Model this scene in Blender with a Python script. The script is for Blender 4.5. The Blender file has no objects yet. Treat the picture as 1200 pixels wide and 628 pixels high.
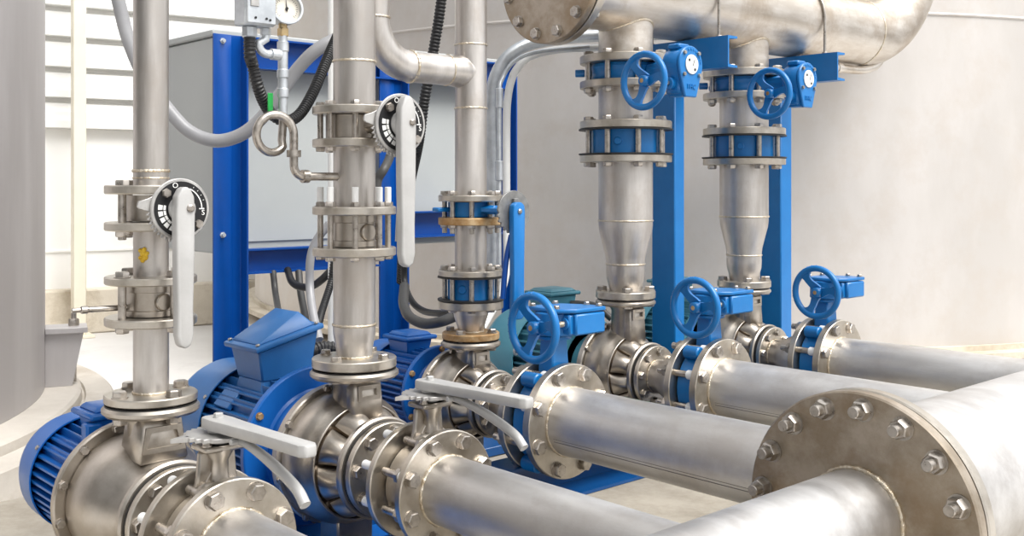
import bpy, bmesh, math, random
from mathutils import Vector, Matrix, Quaternion
random.seed(7)
SC = bpy.context.scene
C = SC.collection
PI = math.pi
def V(*a): return Vector(a if len(a) > 1 else a[0])
XA, YA, ZA = V(1,0,0), V(0,1,0), V(0,0,1)

# ------------------------------------------------------------------ materials
def nt(name):
    m = bpy.data.materials.new(name); m.use_nodes = True
    t = m.node_tree; b = t.nodes['Principled BSDF']
    return m, t, b
def L(t, a, b): t.links.new(a, b)
def noise(t, scale, detail=4, rough=.6, vec=None):
    n = t.nodes.new('ShaderNodeTexNoise'); n.inputs['Scale'].default_value = scale
    n.inputs['Detail'].default_value = detail; n.inputs['Roughness'].default_value = rough
    if vec is not None: L(t, vec, n.inputs['Vector'])
    return n
def coords(t, scale=(1,1,1)):
    tc = t.nodes.new('ShaderNodeNewGeometry')
    mp = t.nodes.new('ShaderNodeMapping'); mp.inputs['Scale'].default_value = scale
    L(t, tc.outputs['Position'], mp.inputs['Vector']); return mp.outputs['Vector']
def ramp(t, fac, stops):
    r = t.nodes.new('ShaderNodeValToRGB'); e = r.color_ramp.elements
    while len(e) < len(stops): e.new(.5)
    for k, (p, c) in enumerate(stops):
        e[k].position = p; e[k].color = (*c, 1) if len(c) == 3 else c
    L(t, fac, r.inputs['Fac']); return r.outputs['Color']
def g(v): return (v, v, v)
def metal(name, ca, cb, ra=.3, rb=.5, metallic=.95, stretch=(1,1,1), scale=9, stain=None, bump=.03):
    m, t, b = nt(name)
    v = coords(t, stretch)
    n = noise(t, scale, 6, .65, v)
    col = ramp(t, n.outputs['Fac'], [(.38, ca), (.62, cb)])
    if stain:
        n2 = noise(t, 5, 8, .7, coords(t))
        f = ramp(t, n2.outputs['Fac'], [(.47, g(0)), (.64, g(stain[1]))])
        mx = t.nodes.new('ShaderNodeMix'); mx.data_type = 'RGBA'
        L(t, f, mx.inputs['Factor']); L(t, col, mx.inputs[6]); mx.inputs[7].default_value = (*stain[0], 1)
        col = mx.outputs[2]
    L(t, col, b.inputs['Base Color'])
    L(t, ramp(t, n.outputs['Fac'], [(.3, g(ra)), (.7, g(rb))]), b.inputs['Roughness'])
    b.inputs['Metallic'].default_value = metallic
    if bump:
        n3 = noise(t, 160, 3, .6, coords(t, stretch))
        bp = t.nodes.new('ShaderNodeBump'); bp.inputs['Strength'].default_value = bump; bp.inputs['Distance'].default_value = .01
        L(t, n3.outputs['Fac'], bp.inputs['Height']); L(t, bp.outputs['Normal'], b.inputs['Normal'])
    return m
def paint(name, ca, cb=None, rough=.35, metallic=0, scale=14, bump=.02, spec=.5):
    m, t, b = nt(name)
    n = noise(t, scale, 5, .6, coords(t))
    L(t, ramp(t, n.outputs['Fac'], [(.3, ca), (.72, cb or tuple(x*1.12 for x in ca))]), b.inputs['Base Color'])
    b.inputs['Roughness'].default_value = rough; b.inputs['Metallic'].default_value = metallic
    b.inputs['Specular IOR Level'].default_value = spec
    if bump:
        n3 = noise(t, 220, 2, .5, coords(t))
        bp = t.nodes.new('ShaderNodeBump'); bp.inputs['Strength'].default_value = bump; bp.inputs['Distance'].default_value = .01
        L(t, n3.outputs['Fac'], bp.inputs['Height']); L(t, bp.outputs['Normal'], b.inputs['Normal'])
    return m
M = {}
M['pipe'] = metal('stainless pipe', (.50,.468,.435), (.67,.64,.61), .34, .5, stretch=(1.6,1.6,.22), scale=9, stain=((.46,.40,.345), .5))
M['pipeh'] = metal('pickled stainless pipe', (.57,.555,.54), (.70,.69,.68), .42, .56, stretch=(.35,1.4,1.4), scale=8, stain=((.44,.40,.37), .45))
M['flange'] = metal('machined stainless flange', (.46,.42,.36), (.60,.56,.50), .28, .44, scale=16, stain=((.45,.37,.28), .35))
M['plate'] = metal('stained stainless plate', (.35,.29,.22), (.52,.455,.38), .34, .52, scale=11, stain=((.28,.20,.125), .7))
M['cast'] = metal('cast stainless pump casing', (.40,.36,.31), (.52,.48,.43), .28, .42, scale=12, stain=((.42,.36,.30), .3))
M['bolt'] = metal('stainless bolt', (.38,.345,.305), (.53,.49,.445), .24, .4, scale=60, bump=0)
M['weld'] = metal('heat tinted weld bead', (.60,.50,.36), (.74,.68,.58), .3, .5, scale=70, bump=.3)
M['tintshade'] = metal('heat and shade darkened stainless', (.10,.075,.055), (.20,.16,.12), .35, .5, scale=40, bump=0)  # weld heat colour, plus shade painted into the casing valleys
M['rust'] = metal('rusty flange', (.42,.24,.09), (.62,.46,.27), .45, .65, metallic=.6, scale=30, stain=((.30,.14,.04), .7))
M['header'] = metal('brushed header pipe', (.57,.515,.45), (.71,.665,.61), .36, .5, stretch=(3,.6,3), scale=8, stain=((.40,.31,.22), .6))
M['tank'] = metal('dull stainless tank sheet', (.59,.56,.53), (.655,.625,.60), .52, .62, metallic=.55, stretch=(1,1,.4), scale=2.2, stain=((.56,.50,.44), .35), bump=.01)
M['tankl'] = metal('grey stainless tank sheet', (.46,.44,.44), (.54,.52,.52), .45, .58, metallic=.6, stretch=(1,1,.15), scale=3, bump=.01)
M['lever'] = paint('white grey cast lever', (.43,.425,.415), (.52,.515,.505), .42, .28)
M['disc'] = metal('dark grey toothed disc', (.20,.20,.20), (.30,.30,.29), .4, .55, metallic=.7, scale=30)
M['scratch'] = paint('dark pipe seam', (.12,.11,.11), None, .6, bump=0)
M['levergrey'] = metal('grey cast plate', (.42,.41,.40), (.55,.54,.52), .35, .5, metallic=.7, scale=30)
M['galv'] = metal('galvanised steel', (.50,.53,.56), (.64,.67,.70), .35, .5, metallic=.7, scale=20)
M['blue'] = paint('bright blue valve paint', (.005,.145,.42), (.008,.17,.47), .32)
M['bluemotor'] = paint('deep blue motor paint', (.005,.105,.40), (.008,.125,.45), .33)
M['bluebox'] = paint('mid blue motor paint', (.02,.125,.35), (.026,.15,.40), .36)
M['blueframe'] = paint('ultramarine frame paint', (.001,.058,.29), (.001,.068,.33), .3)
M['blueskid'] = paint('shade darkened blue frame paint', (.003,.055,.19), (.004,.068,.23), .35)  # blue deepened so the rail webs carry their shade in the colour
M['teal'] = paint('teal motor paint', (.07,.25,.33), (.085,.28,.36), .36)
M['tealcowl'] = paint('light teal cowl paint', (.11,.36,.46), (.13,.40,.50), .36)
M['black'] = paint('black rubber', (.012,.012,.013), (.02,.02,.021), .45)
M['blackface'] = paint('black dial face', (.008,.008,.009), None, .35, bump=0)
M['white'] = paint('white marking', (.75,.75,.73), None, .5, bump=0)
M['ptfe'] = paint('white thread coating', (.78,.78,.77), None, .6)
M['dial'] = paint('cream gauge face', (.66,.62,.54), None, .5, bump=0)
M['brass'] = metal('brass fitting', (.50,.36,.18), (.60,.46,.26), .3, .45, scale=30, bump=0)
M['hosegrey'] = paint('grey flexible conduit', (.27,.27,.28), (.33,.33,.34), .35)
M['hosedark'] = paint('dark grey hose', (.045,.045,.045), (.07,.068,.065), .5)
M['cabinet'] = paint('light grey cabinet paint', (.42,.44,.44), (.46,.48,.47), .45, scale=3)
M['cream'] = paint('cream painted column', (.80,.74,.60), (.86,.80,.67), .5, scale=3)
M['wall'] = paint('white wall sheet', (.90,.90,.88), (.94,.94,.92), .5, scale=1.2)
M['pvc'] = paint('white plastic pipe', (.74,.74,.72), None, .4)
M['green'] = paint('green paint marker', (.16,.72,.26), (.30,.80,.40), .6)
M['greentag'] = paint('green plastic tag', (.01,.28,.05), None, .4)
M['yellow'] = paint('yellow sealing tape', (.62,.36,.01), (.80,.55,.05), .6, scale=80)
M['rubber'] = paint('black gasket', (.015,.014,.013), None, .5)
def concrete(name, ca, cb, dirt, dstop=.5, scale=3.0):
    m, t, b = nt(name)
    n = noise(t, scale, 9, .7, coords(t)); n2 = noise(t, scale*.6, 7, .75, coords(t))
    col = ramp(t, n.outputs['Fac'], [(.3, ca), (.7, cb)])
    f = ramp(t, n2.outputs['Fac'], [(dstop, g(0)), (dstop+.22, g(.8))])
    mx = t.nodes.new('ShaderNodeMix'); mx.data_type = 'RGBA'
    L(t, f, mx.inputs['Factor']); L(t, col, mx.inputs[6]); mx.inputs[7].default_value = (*dirt, 1)
    L(t, mx.outputs[2], b.inputs['Base Color']); b.inputs['Roughness'].default_value = .75
    bp = t.nodes.new('ShaderNodeBump'); bp.inputs['Strength'].default_value = .15; bp.inputs['Distance'].default_value = .01
    n3 = noise(t, 60, 5, .7, coords(t)); L(t, n3.outputs['Fac'], bp.inputs['Height']); L(t, bp.outputs['Normal'], b.inputs['Normal'])
    return m
M['floor'] = concrete('pale concrete floor', (.60,.58,.56), (.70,.69,.67), (.42,.39,.37), .56, 1.2)
M['plinth'] = concrete('stained concrete', (.30,.27,.225), (.42,.38,.315), (.19,.16,.12), .46, 4)
M['kerb'] = concrete('dirty tan concrete', (.58,.52,.42), (.72,.66,.56), (.34,.27,.18), .5, 3)
M['found'] = concrete('light foundation concrete', (.46,.42,.37), (.60,.56,.50), (.34,.28,.21), .50, 2.6)

# ------------------------------------------------------------------ geometry collector
def basis(d):
    w = V(d).normalized()
    if abs(w.z) > .99: u = V(1,0,0)
    elif abs(w.x) > .99: u = V(0,1,0)
    elif abs(w.y) > .99: u = V(0,0,1)
    else: u = ZA.cross(w).normalized()
    v = w.cross(u).normalized(); u = v.cross(w).normalized()
    return u, v, w
class G:
    def __init__(s): s.v = []; s.f = []; s.m = []
    def add(s, vs, fs, mi=0):
        o = len(s.v); s.v += [V(p) for p in vs]
        for f in fs: s.f.append([i+o for i in f]); s.m.append(mi)
        return s
    def lathe(s, prof, o=(0,0,0), d=ZA, n=40, mi=0, ph=0, fn=None):
        o = V(o); u, v, w = basis(d); vs = []; rings = []
        for (t, r) in prof:
            if r <= 1e-7: rings.append([len(vs)]); vs.append(o + w*t)
            else:
                ring = []
                for k in range(n):
                    a = ph + 2*PI*k/n; tt, rr = (t, r) if fn is None else fn(t, r, a)
                    ring.append(len(vs)); vs.append(o + w*tt + (u*math.cos(a) + v*math.sin(a))*rr)
                rings.append(ring)
        fs = []
        for a, b in zip(rings, rings[1:]):
            for k in range(n):
                k2 = (k+1) % n
                if len(a) == 1 and len(b) == 1: break
                if len(a) == 1: fs.append([a[0], b[k2], b[k]])
                elif len(b) == 1: fs.append([a[k], a[k2], b[0]])
                else: fs.append([a[k], a[k2], b[k2], b[k]])
        return s.add(vs, fs, mi)
    def cyl(s, o, d, t0, t1, r, c=.0, n=32, mi=0, r1=None, ph=0):
        r1 = r if r1 is None else r1
        p = [(t0,0),(t0,r-c)] + ([(t0+c,r),(t1-c,r1)] if c else []) + [(t1,r1-c),(t1,0)]
        return s.lathe(p, o, d, n, mi, ph)
    def ring(s, o, d, t0, t1, r, ri, c=.0015, n=48, mi=0):
        return s.lathe([(t0,ri),(t0,r-c),(t0+c,r),(t1-c,r),(t1,r-c),(t1,ri),(t0,ri)], o, d, n, mi)
    def hexa(s, o, d, t0, t1, r, mi=0, ph=0):
        c = (t1-t0)*.18
        return s.lathe([(t0,0),(t0,r),(t1-c,r),(t1,r*.87),(t1,0)], o, d, 6, mi, ph)
    def tube(s, pts, r, n=12, mi=0, cap=True, rf=None):
        pts = [V(p) for p in pts]; vs = []; rings = []; T = []
        for i in range(len(pts)):
            a = pts[max(0,i-1)]; b = pts[min(len(pts)-1,i+1)]; T.append((b-a).normalized())
        u, v, w = basis(T[0])
        for i, p in enumerate(pts):
            u = (u - T[i]*u.dot(T[i])).normalized(); v = T[i].cross(u)
            rr = r if rf is None else rf(i)
            rings.append(list(range(len(vs), len(vs)+n)))
            vs += [p + (u*math.cos(2*PI*k/n) + v*math.sin(2*PI*k/n))*rr for k in range(n)]
        fs = []
        for a, b in zip(rings, rings[1:]):
            fs += [[a[k], a[(k+1)%n], b[(k+1)%n], b[k]] for k in range(n)]
        if cap: fs += [rings[0][::-1], rings[-1]]
        return s.add(vs, fs, mi)
    def torus(s, o, d, R, r, n=48, m=12, mi=0, a0=0, a1=2*PI):
        o = V(o); u, v, w = basis(d); full = abs(a1-a0-2*PI) < 1e-6; vs = []
        N = n if full else n+1
        for i in range(N):
            a = a0 + (a1-a0)*i/n; e = u*math.cos(a) + v*math.sin(a)
            for j in range(m):
                b = 2*PI*j/m; vs.append(o + e*(R + r*math.cos(b)) + w*r*math.sin(b))
        fs = []
        for i in range(n):
            i2 = (i+1) % N
            for j in range(m): fs.append([i*m+j, i2*m+j, i2*m+(j+1)%m, i*m+(j+1)%m])
        return s.add(vs, fs, mi)
    def poly(s, pts2, o, u, v, t, bev=0, mi=0, scale1=1.0, seg=1):
        """outline pts2 in (u,v), extruded t along u x v"""
        o, u, v = V(o), V(u).normalized(), V(v).normalized(); w = u.cross(v)
        n = len(pts2); vs = [o+u*a+v*b for a, b in pts2] + [o+u*a*scale1+v*b*scale1+w*t for a, b in pts2]
        fs = [list(range(n))[::-1], list(range(n, 2*n))] + [[k, (k+1)%n, n+(k+1)%n, n+k] for k in range(n)]
        return s.bevadd(vs, fs, bev, mi, seg)
    def bevadd(s, vs, fs, bev, mi=0, seg=1):
        if not bev: return s.add(vs, fs, mi)
        bm = bmesh.new(); bv = [bm.verts.new(p) for p in vs]
        for f in fs: bm.faces.new([bv[i] for i in f])
        bmesh.ops.recalc_face_normals(bm, faces=bm.faces)
        ed = [e for e in bm.edges if e.calc_face_angle(0) > .4]
        bmesh.ops.bevel(bm, geom=ed, offset=bev, segments=seg, affect='EDGES', profile=.5, clamp_overlap=True)
        bm.verts.index_update()
        s.add([v.co.copy() for v in bm.verts], [[v.index for v in f.verts] for f in bm.faces], mi); bm.free()
        return s
    def box(s, c, size, bev=.0, mi=0, R=None, seg=1):
        c = V(c); hx, hy, hz = [a/2 for a in size]
        vs = [V(x,y,z) for z in (-hz,hz) for y in (-hy,hy) for x in (-hx,hx)]
        if R is not None: vs = [R @ p for p in vs]
        vs = [c+p for p in vs]
        fs = [[0,2,3,1],[4,5,7,6],[0,1,5,4],[2,6,7,3],[0,4,6,2],[1,3,7,5]]
        return s.bevadd(vs, fs, bev, mi, seg)
    def frustum(s, c0, s0, c1, s1, bev=0, mi=0):
        vs = []
        for c, sz in ((c0,s0),(c1,s1)):
            for y in (-1,1):
                for x in (-1,1): vs.append(V(c[0]+x*sz[0]/2, c[1]+y*sz[1]/2, c[2]))
        return s.bevadd(vs, [[0,2,3,1],[4,5,7,6],[0,1,5,4],[2,6,7,3],[0,4,6,2],[1,3,7,5]], bev, mi)
def spline(pts, n=10):
    P = [V(p) for p in pts]; out = []
    for i in range(len(P)-1):
        p0 = P[i-1] if i else P[0]*2-P[1]; p1, p2 = P[i], P[i+1]
        p3 = P[i+2] if i+2 < len(P) else P[-1]*2-P[-2]
        for k in range(n):
            t = k/n
            out.append(.5*((2*p1)+(-p0+p2)*t+(2*p0-5*p1+4*p2-p3)*t*t+(-p0+3*p1-3*p2+p3)*t**3))
    out.append(P[-1]); return out
def arc(o, u, v, R, a0, a1, n=16):
    o, u, v = V(o), V(u), V(v)
    return [o + u*R*math.cos(a0+(a1-a0)*k/n) + v*R*math.sin(a0+(a1-a0)*k/n) for k in range(n+1)]

ORG = {}
def mkmesh(name, G_, mats, smooth=38, org=(0,0,0)):
    me = bpy.data.meshes.new(name); o = V(org)
    me.from_pydata([tuple(p-o) for p in G_.v], [], G_.f)
    for m in (mats if isinstance(mats, (list, tuple)) else [mats]): me.materials.append(M[m] if isinstance(m, str) else m)
    me.polygons.foreach_set('material_index', G_.m)
    bm = bmesh.new(); bm.from_mesh(me); bmesh.ops.recalc_face_normals(bm, faces=bm.faces); bm.to_mesh(me); bm.free()
    if smooth:
        me.polygons.foreach_set('use_smooth', [True]*len(me.polygons)); me.set_sharp_from_angle(angle=math.radians(smooth))
    me.update(); return me
def tag(o, label=None, cat=None, group=None, kind=None):
    if label: o['label'] = label
    if cat: o['category'] = cat
    if group: o['group'] = group
    if kind: o['kind'] = kind
    return o
def thing(name, loc, label, cat, group=None):
    o = bpy.data.objects.new(name, None); C.objects.link(o); o.location = loc; o.empty_display_size = .05
    ORG[o.name] = V(loc); return tag(o, label, cat, group)
def obj(name, G_, mats, parent=None, smooth=38, label=None):
    if parent is None:
        lo = V([min(p[i] for p in G_.v) for i in range(3)]); hi = V([max(p[i] for p in G_.v) for i in range(3)])
        org = V((lo.x+hi.x)/2, (lo.y+hi.y)/2, lo.z)
    else: org = ORG[parent.name]
    o = bpy.data.objects.new(name, mkmesh(name, G_, mats, smooth, org)); C.objects.link(o)
    if parent is None: o.location = org
    else: o.parent = parent
    ORG[o.name] = org
    if label: o['label'] = label
    return o
def solo(name, G_, mats, label, cat, group=None, smooth=38): return tag(obj(name, G_, mats, None, smooth), label, cat, group)
def struct(name, G_, mats, smooth=38): return tag(obj(name, G_, mats, None, smooth), kind='structure')
MC = {}
def inst(name, key, maker, mats, parent, p, d=ZA, spin=0):
    if key not in MC: MC[key] = mkmesh(name, maker(), mats, 38)
    o = bpy.data.objects.new(name, MC[key]); C.objects.link(o); o.parent = parent
    o.location = V(p) - ORG[parent.name]; ORG[o.name] = V(p)
    q = ZA.rotation_difference(V(d).normalized()) @ Quaternion(ZA, spin)
    o.rotation_mode = 'QUATERNION'; o.rotation_quaternion = q
    return o
def bolt_g(r, L_, grip, tail_white=False, mid_white=None, washer=True):
    """hex head on +Z from 0, shank down to -L_, nut under grip"""
    def mk():
        q = G(); h = r*.75
        q.hexa((0,0,0), ZA, .002 if washer else 0, h+.002, r)
        if washer: q.cyl((0,0,0), ZA, 0, .002, r*1.12, n=20)
        sr = r*.55
        if grip:
            q.cyl((0,0,0), -ZA, 0, L_, sr, .001, n=14, mi=0)
            q.hexa((0,0,0), -ZA, grip, grip+r*.8, r)
            if tail_white: q.cyl((0,0,0), -ZA, grip+r*.8, L_+.001, sr*1.25, .001, n=14, mi=1)
            if mid_white: q.cyl((0,0,0), -ZA, mid_white[0], mid_white[1], sr*1.35, .001, n=14, mi=1)
        return q
    return mk
def stud_g(r, Lo, top, bot, white=False):
    """stud from z=0 (under face) to Lo (upper face): nuts outside both, tails top/bot"""
    def mk():
        q = G(); sr = r*.58
        q.cyl((0,0,0), ZA, -bot, Lo+top, sr, .001, n=14, mi=1 if white == 'all' else 0)
        q.hexa((0,0,0), ZA, Lo, Lo+r*.85, r); q.hexa((0,0,0), -ZA, 0, r*.85, r)
        q.cyl((0,0,0), ZA, Lo, Lo+.0015, r*1.15, n=18)
        if white and top > r: q.cyl((0,0,0), ZA, Lo+r*.85, Lo+top+.0008, sr*1.12, .001, n=14, mi=1)
        return q
    return mk
def circ(o, d, R, n, ph=0):
    u, v, w = basis(d); o = V(o)
    return [o + (u*math.cos(ph+2*PI*k/n) + v*math.sin(ph+2*PI*k/n))*R for k in range(n)]
def bolts(parent, key, maker, mats, o, d, R, n, ph=0, dirn=None, name='bolt'):
    for k, p in enumerate(circ(o, d, R, n, ph)):
        inst(name, key, maker, mats, parent, p, dirn if dirn is not None else d, spin=.4*k)
def text(body, size, depth=.0015):
    cu = bpy.data.curves.new('t', 'FONT'); cu.body = body; cu.size = size; cu.extrude = depth; cu.align_x = 'CENTER'; cu.align_y = 'CENTER'
    o = bpy.data.objects.new('t', cu); C.objects.link(o)
    bpy.context.view_layer.update()
    me = bpy.data.meshes.new_from_object(o.evaluated_get(bpy.context.evaluated_depsgraph_get()))
    vs = [v.co.copy() for v in me.vertices]; fs = [list(p.vertices) for p in me.polygons]
    bpy.data.objects.remove(o); bpy.data.meshes.remove(me); bpy.data.curves.remove(cu)
    return vs, fs
def put_text(q, body, size, o, u, v, mi=0, depth=.0012):
    vs, fs = text(body, size, depth); o, u, v = V(o), V(u).normalized(), V(v).normalized(); w = u.cross(v)
    q.add([o+u*p.x+v*p.y+w*p.z for p in vs], fs, mi)
def weld(parent, o, d, R, r=.0035, n=72):
    q = G(); o = V(o); u, v, w = basis(d); vs = []; m = 8
    for i in range(n):
        a = 2*PI*i/n; rr = r*(1+.22*math.sin(i*2.1)+random.uniform(-.12,.12)); e = u*math.cos(a)+v*math.sin(a)
        for j in range(m):
            b = 2*PI*j/m; vs.append(o+e*(R+rr*math.cos(b)*.8)+w*rr*math.sin(b))
    q.add(vs, [[i*m+j, ((i+1)%n)*m+j, ((i+1)%n)*m+(j+1)%m, i*m+(j+1)%m] for i in range(n) for j in range(m)])
    return obj('weld_bead', q, 'weld', parent, 60)
def flange(parent, o, d, t0, t1, r, ri, mat='flange', name='flange'):
    return obj(name, G().ring(o, d, t0, t1, r, ri, .002, 56), mat, parent)

ZP = .52                      # suction axis height
# ================================================================== SETTING
q = G(); q.box((-3, 2, -.05), (16, 18, .1)); struct('floor', q, 'floor')
q = G(); q.box((-1.69, 1.85, .145), (2.38, 3.3, .289), .01)
solo('concrete_plinth', q, 'plinth', 'stained tan concrete plinth under the pumps and pipes', 'plinth')

# louvred wall
wu = V(.162, .987, 0).normalized(); wn = V(wu.y, -wu.x, 0)     # along, outward (towards +X)
w0 = V(-8.0, 2.945, 0)
def wall_profile(t0, t1):
    q = G(); pr = [(0,.33),(0,.60),(.012,.603),(.012,.617),(0,.62),(0,1.52)]
    z = 1.52
    while z < 4.2:
        pr += [(-.005, z+.001), (.076, z+.006), (.074, z+.060), (.058, z+.066), (.056, z+.125), (.044, z+.130), (.040, z+.186), (-.005, z+.200)]
        z += .226
    pr += [(0, z), (-.1, z), (-.1, .33)]
    vs = [w0+wu*t0+wn*a+ZA*b for a, b in pr] + [w0+wu*t1+wn*a+ZA*b for a, b in pr]; n = len(pr)
    q.add(vs, [[k, (k+1)%n, n+(k+1)%n, n+k] for k in range(n)] + [list(range(n)), list(range(n, 2*n))[::-1]])
    return q
struct('wall_left', wall_profile(-4.2, 1.42), 'wall', 20)
q = G(); R = Matrix(((wn.x, wu.x, 0), (wn.y, wu.y, 0), (0,0,1)))
q.box(w0+wu*(-1.41)+ZA*.165+wn*.02, (.26, 5.58, .329), .012, R=R); struct('baseboard_left', q, 'kerb')
q = G(); cp = V(-7.60, 2.43, 0); cp = w0 + wu*(-.105) + wn*.30
q.box(cp+ZA*2.1, (.10, .088, 4.2), .004, R=R); q.box(cp+ZA*.01, (.2,.19,.02), .003, R=R)
solo('steel_column', q, 'cream', 'cream painted column standing before the white louvred wall', 'column')

# big pale tank behind the pumps
tc = V(-4.957, 6.285, 0); TR = 3.15
t = thing('storage_tank', tc+ZA*.31, 'huge pale stainless tank filling the background behind the blue posts', 'tank')
q = G(); q.lathe([(.36,0),(.36,TR),(2.5,TR),(2.62,TR-.1),(2.85,TR*.6),(2.95,0)], tc, ZA, 160); obj('tank_shell', q, 'tank', t)
q = G(); q.torus(tc+ZA*1.885, ZA, TR, .008, 160, 8); obj('weld_seam', q, 'tank', t)
q = G(); q.lathe([(.271,0),(.271,TR-.06),(.305,TR-.06),(.305,TR+.10),(.335,TR+.10),(.335,TR+.02),(.36,TR+.02),(.36,0)], tc, ZA, 160); obj('base_ring', q, 'kerb', t)
q = G(); q.lathe([(.001,0),(.001,TR+.25),(.17,TR+.25),(.19,TR+.23),(.262,TR+.06),(.270,TR+.03),(.270,0)], tc, ZA, 160)
solo('tank_foundation', q, 'found', 'rough tan concrete ring foundation carrying the huge pale tank', 'foundation')
# grey tank at the side
lc = V(-5.27, -.338, 0); LR = 1.98
t = thing('storage_tank', lc+ZA*.25, 'grey vertical stainless tank with a welded anchor bracket, beside the cream column', 'tank')
q = G(); q.lathe([(.25,0),(.25,LR),(2.7,LR),(2.8,LR-.1),(3.0,LR*.6),(3.08,0)], lc, ZA, 160); obj('tank_shell', q, 'tankl', t)
rd = V(.673*.915-.739*.403, .739*.915+.673*.403, 0).normalized(); ru = V(-rd.y, rd.x, 0)
bp = lc + rd*LR
q = G()
q.poly([(0,0),(.165,0),(.165,.022),(0,.022)], bp+ru*.075+ZA*.475, rd, ZA, .16, .001)
for sgn in (-.055, .055): q.poly([(0,-.225),(.105,-.225),(.15,0),(0,0)], bp+ru*(sgn+.006)+ZA*.475, rd, ZA, .012)
ac = obj('anchor_chair', q, 'tankl', t)
q = G(); b0 = bp+rd*.112+ZA*.497; q.cyl(b0, ZA, -.24, .055, .011, n=14); q.hexa(b0, ZA, 0, .03, .022)
obj('anchor_bolt', q, 'bolt', ac)
q = G(); q.lathe([(.001,0),(.001,LR+.30),(.05,LR+.28),(.205,LR+.272),(.215,LR+.262),(.212,LR+.16),(.200,LR+.155),(.200,LR+.145),(.238,LR+.142),(.249,LR+.13),(.249,0)], lc, ZA, 160)
solo('tank_foundation', q, 'found', 'pale stepped concrete ring foundation carrying the grey tank', 'foundation')

# ================================================================== CABINET on blue frame
FX, FY0, FY1 = -3.226, 1.653, 2.93
t = thing('cabinet_stand', (FX, (FY0+FY1)/2, 0), 'ultramarine blue steel frame of posts and rails carrying the grey cabinet', 'frame')
for k, y in enumerate((FY0, 2.318, FY1)):
    q = G(); w = .105 if k < 2 else .045
    out = [(0,0),(w,0),(w,.006),(.006,.006),(.006,.055),(0,.055)]
    q.poly([(-.052,.0),(w-.052,.0),(w-.052,-.05),(w-.058,-.05),(w-.058,-.006),(w*.62-.052,-.006),(w*.6-.052,-.0095),(-.052,-.0095)], (FX,y,0.001), YA, -XA, 1.6, .001)
    p = obj('post', q, 'blueframe', t)
    if k < 2:
        for z in (1.578, .935):
            q = G(); q.hexa((FX-.0,y-.02,z), XA, 0, .012, .011); q.cyl((FX,y-.02,z), XA, 0, .022, .006, n=12); obj('bolt', q, 'galv', p)
for (z0, z1, ya, yb, xo) in ((1.495,1.60,FY0+.06,FY1-.03,.0), (.80,.885,FY0+.06,2.26,0), (.90,1.0,2.38,FY1-.03,-.0)):
    q = G(); q.box((FX-.022,(ya+yb)/2,(z0+z1)/2), (.006, yb-ya, z1-z0)); q.box((FX-.0,(ya+yb)/2,z1-.003), (.045,yb-ya,.006)); q.box((FX-.0,(ya+yb)/2,z0+.003), (.045,yb-ya,.006))
    obj('rail', q, 'blueframe', t)
t = thing('electrical_cabinet', (FX-.28, 2.29, .87), 'light grey sheet metal cabinet bolted behind the ultramarine frame', 'cabinet')
q = G(); q.box((FX-.262, 2.285, 1.235), (.41, 1.30, .73), .006); obj('body', q, 'cabinet', t)
q = G(); q.box((FX-.262, 2.285, 1.613), (.43, 1.32, .022), .004); obj('roof_lip', q, 'cabinet', t)
q = G(); q.box((FX-.053, 2.285, 1.235), (.006, 1.18, .66), .002); obj('front_panel', q, 'cabinet', t)

# ================================================================== SKIDS
def skid(x0, x1, y0, y1, label, mat):
    t = thing('pump_skid', ((x0+x1)/2,(y0+y1)/2,.29), label, 'frame')
    def chan(a, b, inward, w=.05):
        q = G(); a, b = V(a), V(b); d = (b-a).normalized(); n = V(inward); Ln = (b-a).length
        q.poly([(0,0),(w,0),(w,.008),(.007,.008),(.007,.102),(w,.102),(w,.11),(0,.11)], a, n, ZA, Ln if n.cross(ZA).dot(d) > 0 else -Ln, .0)
        obj('rail', q, mat, t)
    z = .291
    chan((x1-.10, y0, z), (x1-.10, y1, z), (1,0,0), .10); chan((x0+.05, y0, z), (x0+.05, y1, z), (-1,0,0))
    chan((x0+.052, y0, z), (x1-.102, y0, z), (0,1,0)); chan((x0+.052, y1, z), (x1-.102, y1, z), (0,-1,0))
    q = G(); q.box(((x0+x1)/2-.05, (y0+y1)/2, .306), (.16, y1-y0-.02, .028), .002); obj('cross_bar', q, mat, t)
    return t
skid(-2.12, -1.62, .78, 1.50, 'deep blue channel base frame under the two nearest pumps', 'bluemotor')
skid(-2.86, -1.90, 1.56, 3.45, 'blue channel base frame under the three farther pumps, front rail beneath the geared valves', 'blueskid')
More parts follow.
